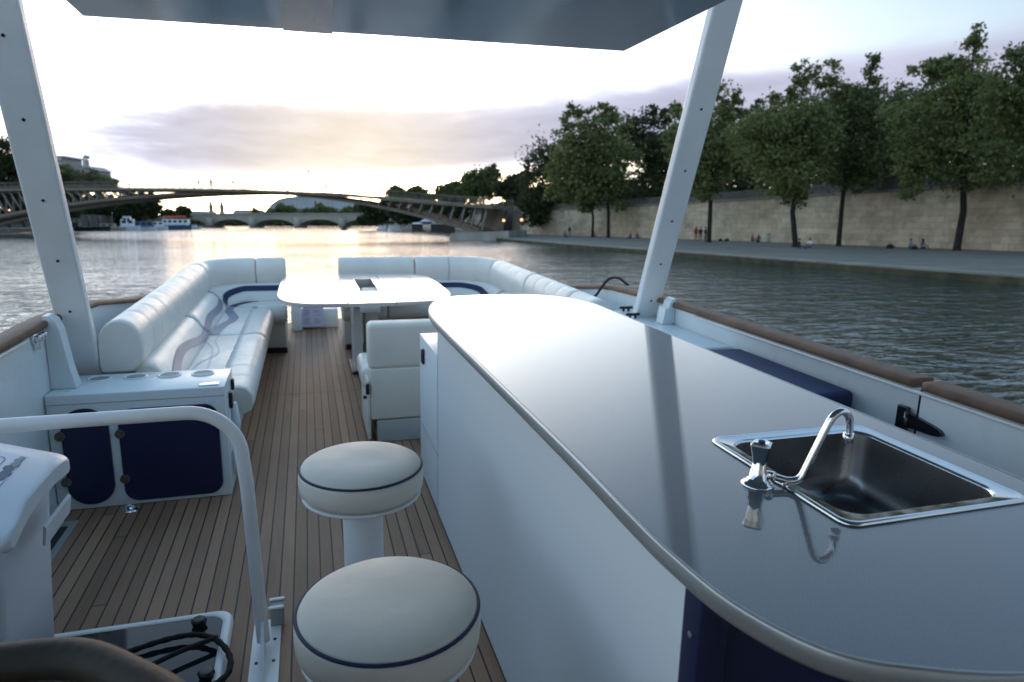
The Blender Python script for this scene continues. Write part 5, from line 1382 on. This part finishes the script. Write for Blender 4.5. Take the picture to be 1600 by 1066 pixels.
for kd in ('stand', 'walk', 'sit'):
    J, E_, R_ = pose(kd); BODY[kd] = (skin_body(J, E_, R_), J)
def person(kind, pos, ang, top, legs, hair, label, group, h=1.0, long_hair=False):
    src, J = BODY[kind]; me = src.copy(); me.name = 'person'
    me.materials.clear()
    for m in (top, legs, SKINM, BK): me.materials.append(m)
    Jn = np.array(J)
    reg = [1,0,0,2,2,2,0,0,2,2,0,0,2,2,1,1,1,3,1,1,1,3]
    for p in me.polygons:
        c = np.array(p.center); k = int(np.argmin(np.linalg.norm(Jn-c, axis=1))); p.material_index = reg[k]; p.use_smooth = True
    o = bpy.data.objects.new('person', me); COL.objects.link(o); o.location = Vector(pos); o.rotation_euler = (0, 0, ang); o.scale = (h, h, h)
    o['label'] = label; o['category'] = 'person'; o['group'] = group
    hd = Jn[5]; mb = MB().lathe([(.02, -.10 if not long_hair else -.26), (.085, -.09 if not long_hair else -.24), (.098, -.02), (.094, .03), (.07, .075), (.02, .095)], (hd[0], hd[1]+.02, hd[2]), 14)
    hm = mb.mesh('hair', hair); fixn(hm)
    ho = bpy.data.objects.new('hair', hm); COL.objects.link(ho); ho.parent = o
    nm = MB().lathe([(.004, -.014), (.014, -.010), (.012, .006), (.004, .018)], (hd[0], hd[1]-.102, hd[2]-.06), 8)
    return o
HB = pm('dark_hair', (.018, .013, .010), .6); HN = pm('brown_hair', (.06, .035, .02), .6)
def cl(nm, c): return pm('cloth_'+nm, c, .85, var=.15, scale=12)
CR, CK, CW, CP, CB, CG, CT, CN = cl('red', (.40, .03, .03)), cl('black', (.015, .015, .018)), cl('white', (.62, .60, .66)), cl('purple', (.17, .11, .30)), cl('pale_blue', (.20, .26, .40)), cl('grey', (.12, .12, .12)), cl('denim', (.045, .06, .10)), cl('brown', (.10, .06, .04))
facing = math.atan2(-HEAD[1], -HEAD[0]) + PI/2     # model faces -y; turn towards the boat
PQ = 'people on the quay'
def qp(px, py, dep=None):
    d_ = 2.4*F_PX/(py-347); p = at(px, d_); p[2] = QUAY_Z+.02; return p
for kd, px, py, a, top, legs, hair, lab, lh in [
 ('stand', 1088, 375.6, .3, CR, CR, HB, 'person in a long red outfit standing by a tree trunk right of the starboard post', True),
 ('walk', 1095.5, 376, -.4, CK, CT, HB, 'person in a black jacket between the red figure and another dark one', False),
 ('stand', 1103, 377, .8, CK, CK, HB, 'person all in black standing close to the tree trunk', False),
 ('sit', 1176.5, 377.5, .5, CG, CK, HN, 'person in grey sitting left of a pair near the pale bin', False),
 ('sit', 1187, 378.5, -.5, CN, CK, HB, 'person in brown sitting right of a pair near the pale bin', True),
 ('sit', 1250, 388, .7, CK, CT, HB, 'person in black sitting at the foot of the twin topped tree', False),
 ('sit', 1268, 387, -.9, CW, CT, HB, 'person in a white shirt sitting with legs out on the quay', False),
 ('sit', 1425, 388.6, .6, CB, CT, HN, 'person in pale blue sitting against the bare wall', False),
 ('sit', 1444.5, 389.4, .2, CP, CT, HB, 'person in purple with long dark hair sitting against the bare wall', True),
 ('sit', 883, 370.5, .4, CK, CK, HB, 'person in black sitting farthest along the quay', False),
 ('stand', 890, 369.5, .1, CK, CT, HB, 'dark figure standing farthest along the quay', False),
 ('sit', 928, 370, .3, cl('pink', (.45, .22, .22)), CT, HN, 'person in pink sitting at the foot of the leaning olive tree', True),
 ('sit', 986, 372.5, -.8, CT, CK, HB, 'person in dark blue sitting left of the starboard post', False),
 ('sit', 996, 372.5, .5, CK, CK, HN, 'person in black sitting close beside the starboard post', False)]:
    person(kd, qp(px, py), facing + a, top, legs, hair, lab, PQ, 1.0, lh)
for px, py, s_, lab in ((1394.5, 387.6, .34, 'dark rounded bag left of the seated pair in purple and blue'), (1433, 389.3, .26, 'dark bag on the ground between the seated pair'), (1127, 376.5, .28, 'dark bag lying right of the standing group'), (1137, 376.5, .3, 'second dark bag from the tree trunk by the standing group')):
    b0 = qp(px, py); t = Thing('bag', lab, 'bag', b0, 'bags on the quay', boat=False)
    t.part('bag_body', MB().lathe([(s_*.8, 0), (s_*1.05, s_*.3), (s_*.9, s_*.8), (s_*.35, s_*1.05)], tuple(b0), 12), CK)
    t.part('strap', MB().tube([b0+SIDE*s_*.5*math.cos(a)+np.array([0, 0, s_*.95+s_*.4*math.sin(a)]) for a in np.linspace(0, PI, 9)], .02, 6), CK)
b0 = qp(1202, 378); t = Thing('litter_bin', 'pale green litter bin standing on the quay against the wall', 'bin', b0, boat=False)
t.part('bag', MB().lathe([(.20, 0), (.26, .1), (.25, .8), (.22, .92)], tuple(b0), 14), pm('pale_green_bag', (.34, .42, .36), .5)); t.part('hoop', MB().tube([b0+SIDE*.26*math.cos(a)+HEAD*.26*math.sin(a)+np.array([0, 0, .92]) for a in np.linspace(0, 2*PI, 17)], .03, 6).tube([b0+HEAD*.28, b0+HEAD*.28+np.array([0, 0, 1.0])], .04, 6), pm('bin_green', (.05, .10, .06), .5))
PBG = 'people walking on the footbridge'
blabs = ['first dark walker from the left end of the footbridge', 'dark walker in the first cluster on the footbridge, its leftmost', 'dark walker in the middle of the first cluster on the footbridge', 'dark walker at the right of the first cluster on the footbridge', 'lone dark walker above the two columns on the footbridge',
 'dark walker near the crown of the footbridge, left of two', 'dark walker near the crown of the footbridge, right of two', 'dark walker just left of the lamp post on the footbridge', 'dark walker right of the lamp post on the footbridge', 'dark walker farther right on the sloping part of the footbridge', 'last dark walker before the trees on the footbridge']
for s, lab, k in zip((.478, .338, .33, .322, .302, .252, .236, .217, .192, .165, .13), blabs, range(20)):
    p = wp(*bl(s, 4.4 if k % 2 else 3.0), bz(s)+.06)
    person('walk' if k % 3 else 'stand', p, facing+PI/2*(1 if k % 2 else -1), (CK, CG, CN, CT)[k % 4], (CK, CT)[k % 2], HB, lab, PBG, 1.0)
for kd in BODY: bpy.data.meshes.remove(BODY[kd][0])

# ------------------------------------------------------------------ sky, sun, camera
SUN_EL, SUN_PX = 3.6, 560
sd = at(SUN_PX, 1000.0, h=0) - CAM; sd[2] = 0; sd /= np.linalg.norm(sd)
az = math.atan2(sd[0], sd[1])                      # clockwise from +y
world = bpy.data.worlds.new('World'); scene.world = world; world.use_nodes = True
nt = world.node_tree; N, L = nt.nodes, nt.links
for n in list(N): N.remove(n)
outn = N.new('ShaderNodeOutputWorld'); bg = N.new('ShaderNodeBackground'); L.new(bg.outputs[0], outn.inputs[0])
sky = N.new('ShaderNodeTexSky'); sky.sky_type = 'NISHITA'; sky.sun_disc = False
sky.sun_elevation = math.radians(SUN_EL); sky.sun_rotation = az; sky.air_density = 1.0; sky.dust_density = 0.8; sky.ozone_density = 1.0
tc = N.new('ShaderNodeTexCoord'); nrm = N.new('ShaderNodeVectorMath'); nrm.operation = 'NORMALIZE'; L.new(tc.outputs['Generated'], nrm.inputs[0])
sx = N.new('ShaderNodeSeparateXYZ'); L.new(nrm.outputs[0], sx.inputs[0])
el = sx.outputs[2]
def mapr(v, a, b, c=0.0, d_=1.0, sm=True):
    n = N.new('ShaderNodeMapRange'); n.interpolation_type = 'SMOOTHSTEP' if sm else 'LINEAR'
    n.inputs['From Min'].default_value = a; n.inputs['From Max'].default_value = b; n.inputs['To Min'].default_value = c; n.inputs['To Max'].default_value = d_
    L.new(v, n.inputs['Value']); return n.outputs['Result']
# bearing from the sun and along the right-hand direction, as vectors
def dotdir(v):
    n = N.new('ShaderNodeVectorMath'); n.operation = 'DOT_PRODUCT'; L.new(nrm.outputs[0], n.inputs[0]); n.inputs[1].default_value = tuple(v); return n.outputs['Value']
se = math.radians(SUN_EL)
sunv = (sd[0]*math.cos(se), sd[1]*math.cos(se), math.sin(se))
ds = dotdir(sunv); ahead = dotdir(HEAD); rightd = dotdir(SIDE)
# cloud field on a plane overhead, stretched along the horizon
den = math_node(nt, 'MAXIMUM', math_node(nt, 'ADD', el, 0.10), 0.02)
ux = math_node(nt, 'DIVIDE', rightd, den); uy = math_node(nt, 'DIVIDE', ahead, den)
cv = N.new('ShaderNodeCombineXYZ'); L.new(ux, cv.inputs[0]); L.new(uy, cv.inputs[1])
mp = N.new('ShaderNodeMapping'); mp.inputs['Location'].default_value = (CLX, CLY, 0); mp.inputs['Scale'].default_value = (0.9, 0.75, 1); L.new(cv.outputs[0], mp.inputs[0])
n1 = N.new('ShaderNodeTexNoise'); n1.inputs['Scale'].default_value = 0.75; n1.inputs['Detail'].default_value = 9; n1.inputs['Roughness'].default_value = 0.55; n1.inputs['Distortion'].default_value = 0.5
L.new(mp.outputs[0], n1.inputs['Vector'])
n2 = N.new('ShaderNodeTexNoise'); n2.inputs['Scale'].default_value = 2.6; n2.inputs['Detail'].default_value = 8; n2.inputs['Roughness'].default_value = 0.6
L.new(mp.outputs[0], n2.inputs['Vector'])
fld = math_node(nt, 'ADD', math_node(nt, 'MULTIPLY', n1.outputs['Fac'], 0.8), math_node(nt, 'MULTIPLY', n2.outputs['Fac'], 0.36))
# the long bank of cloud: between ~3 and ~12 degrees up, rising to the right
tilt = math_node(nt, 'SUBTRACT', el, math_node(nt, 'MULTIPLY', rightd, 0.075))
band = math_node(nt, 'MULTIPLY', mapr(tilt, 0.062, 0.105), mapr(tilt, 0.135, 0.20, 1.0, 0.0))
band = math_node(nt, 'MULTIPLY', band, mapr(rightd, -0.66, -0.34))
amt = math_node(nt, 'ADD', fld, math_node(nt, 'MULTIPLY', band, 0.50))
mask = mapr(amt, 0.60, 0.98)
mask = math_node(nt, 'MULTIPLY', mask, mapr(el, 0.03, 0.09, 0.10, 1.0))
mask = math_node(nt, 'MULTIPLY', mask, mapr(el, 0.16, 0.30, 1.0, 0.25))
# what the high thin veil adds round the sun: broad glow and a tighter warm one
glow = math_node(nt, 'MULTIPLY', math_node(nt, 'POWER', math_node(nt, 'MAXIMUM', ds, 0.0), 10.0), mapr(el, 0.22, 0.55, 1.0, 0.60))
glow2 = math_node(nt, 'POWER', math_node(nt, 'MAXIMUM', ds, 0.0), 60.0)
def col(c, k):
    n = N.new('ShaderNodeMix'); n.data_type = 'RGBA'; n.blend_type = 'MULTIPLY'; n.inputs['Factor'].default_value = 1; n.inputs['A'].default_value = (*c, 1); L.new(k, n.inputs['B']); return n.outputs['Result']
def add(a, b):
    n = N.new('ShaderNodeMix'); n.data_type = 'RGBA'; n.blend_type = 'ADD'; n.inputs['Factor'].default_value = 1; L.new(a, n.inputs['A']); L.new(b, n.inputs['B']); return n.outputs['Result']
base_sky = sky.outputs[0]
hs = N.new('ShaderNodeHueSaturation'); hs.inputs['Saturation'].default_value = 0.40; L.new(base_sky, hs.inputs['Color'])
one = N.new('ShaderNodeValue'); one.outputs[0].default_value = 1.0
# the vault is a deeper blue overhead than near the horizon
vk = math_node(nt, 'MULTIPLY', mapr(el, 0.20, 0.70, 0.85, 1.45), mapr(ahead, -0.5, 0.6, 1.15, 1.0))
lk = math_node(nt, 'MULTIPLY', mapr(rightd, 0.1, -0.75, 0.0, 1.0), mapr(el, 0.18, 0.50, 1.0, 0.10))   # extra brightness low in the left sky, added to light surfaces facing left
veil = add(add(add(hs.outputs[0], col(VEIL, vk)), col(LEFT_FILL, lk)), add(col(GLOW1, glow), col(GLOW2, glow2)))
cshade = mapr(n2.outputs['Fac'], 0.3, 0.7, 0.88, 1.16, False)
cloudc = add(col(CLOUDC, cshade), col(CLOUDG, glow2))
def vm(op, a, b):
    n = N.new('ShaderNodeVectorMath'); n.operation = op
    for k, v in enumerate((a, b)):
        if isinstance(v, tuple): n.inputs[k].default_value = v
        else: L.new(v, n.inputs[k])
    return n.outputs['Vector']
# dust dims and warms the lowest few degrees
ext = N.new('ShaderNodeMix'); ext.data_type = 'RGBA'; L.new(mapr(el, 0.0, 0.17), ext.inputs['Factor']); ext.inputs['A'].default_value = (.84, .71, .47, 1); ext.inputs['B'].default_value = (1, 1, 1, 1)
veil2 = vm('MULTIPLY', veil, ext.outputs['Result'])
# light through a cloud of growing thickness: transmittances combine as reciprocals, so edges stay soft
inv_m = math_node(nt, 'SUBTRACT', 1.0, mask)
def gray(v):
    n = N.new('ShaderNodeCombineXYZ')
    for k in range(3): L.new(v, n.inputs[k])
    return n.outputs[0]
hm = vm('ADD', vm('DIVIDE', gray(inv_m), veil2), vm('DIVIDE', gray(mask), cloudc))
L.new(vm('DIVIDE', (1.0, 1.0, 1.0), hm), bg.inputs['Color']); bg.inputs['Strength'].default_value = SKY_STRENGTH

sl = bpy.data.lights.new('sun', 'SUN'); sl.energy = SUN_E; sl.angle = math.radians(28.0); sl.color = (1.0, 0.62, 0.34)
so = bpy.data.objects.new('sun', sl); COL.objects.link(so)
so.rotation_euler = Vector(sunv).to_track_quat('Z', 'Y').to_euler()

cd = bpy.data.cameras.new('camera'); cam = bpy.data.objects.new('camera', cd); COL.objects.link(cam)
cd.sensor_width = 36; cd.lens = F_PX/1600*36; cd.clip_start = 0.02; cd.clip_end = 8000
Mx = Matrix([[MW_AX[0][i], MW_AX[1][i], -MW_AX[2][i], CAM[i]] for i in range(3)] + [[0, 0, 0, 1]])
cam.matrix_world = Mx
cd.dof.use_dof = True; cd.dof.focus_distance = 1.9; cd.dof.aperture_fstop = 4.0
scene.camera = cam
scene.view_settings.view_transform = 'Standard'; scene.view_settings.look = 'None'; scene.view_settings.exposure = EXPOSURE; scene.view_settings.gamma = 1
scene.cycles.max_bounces = 8; scene.cycles.use_denoising = True
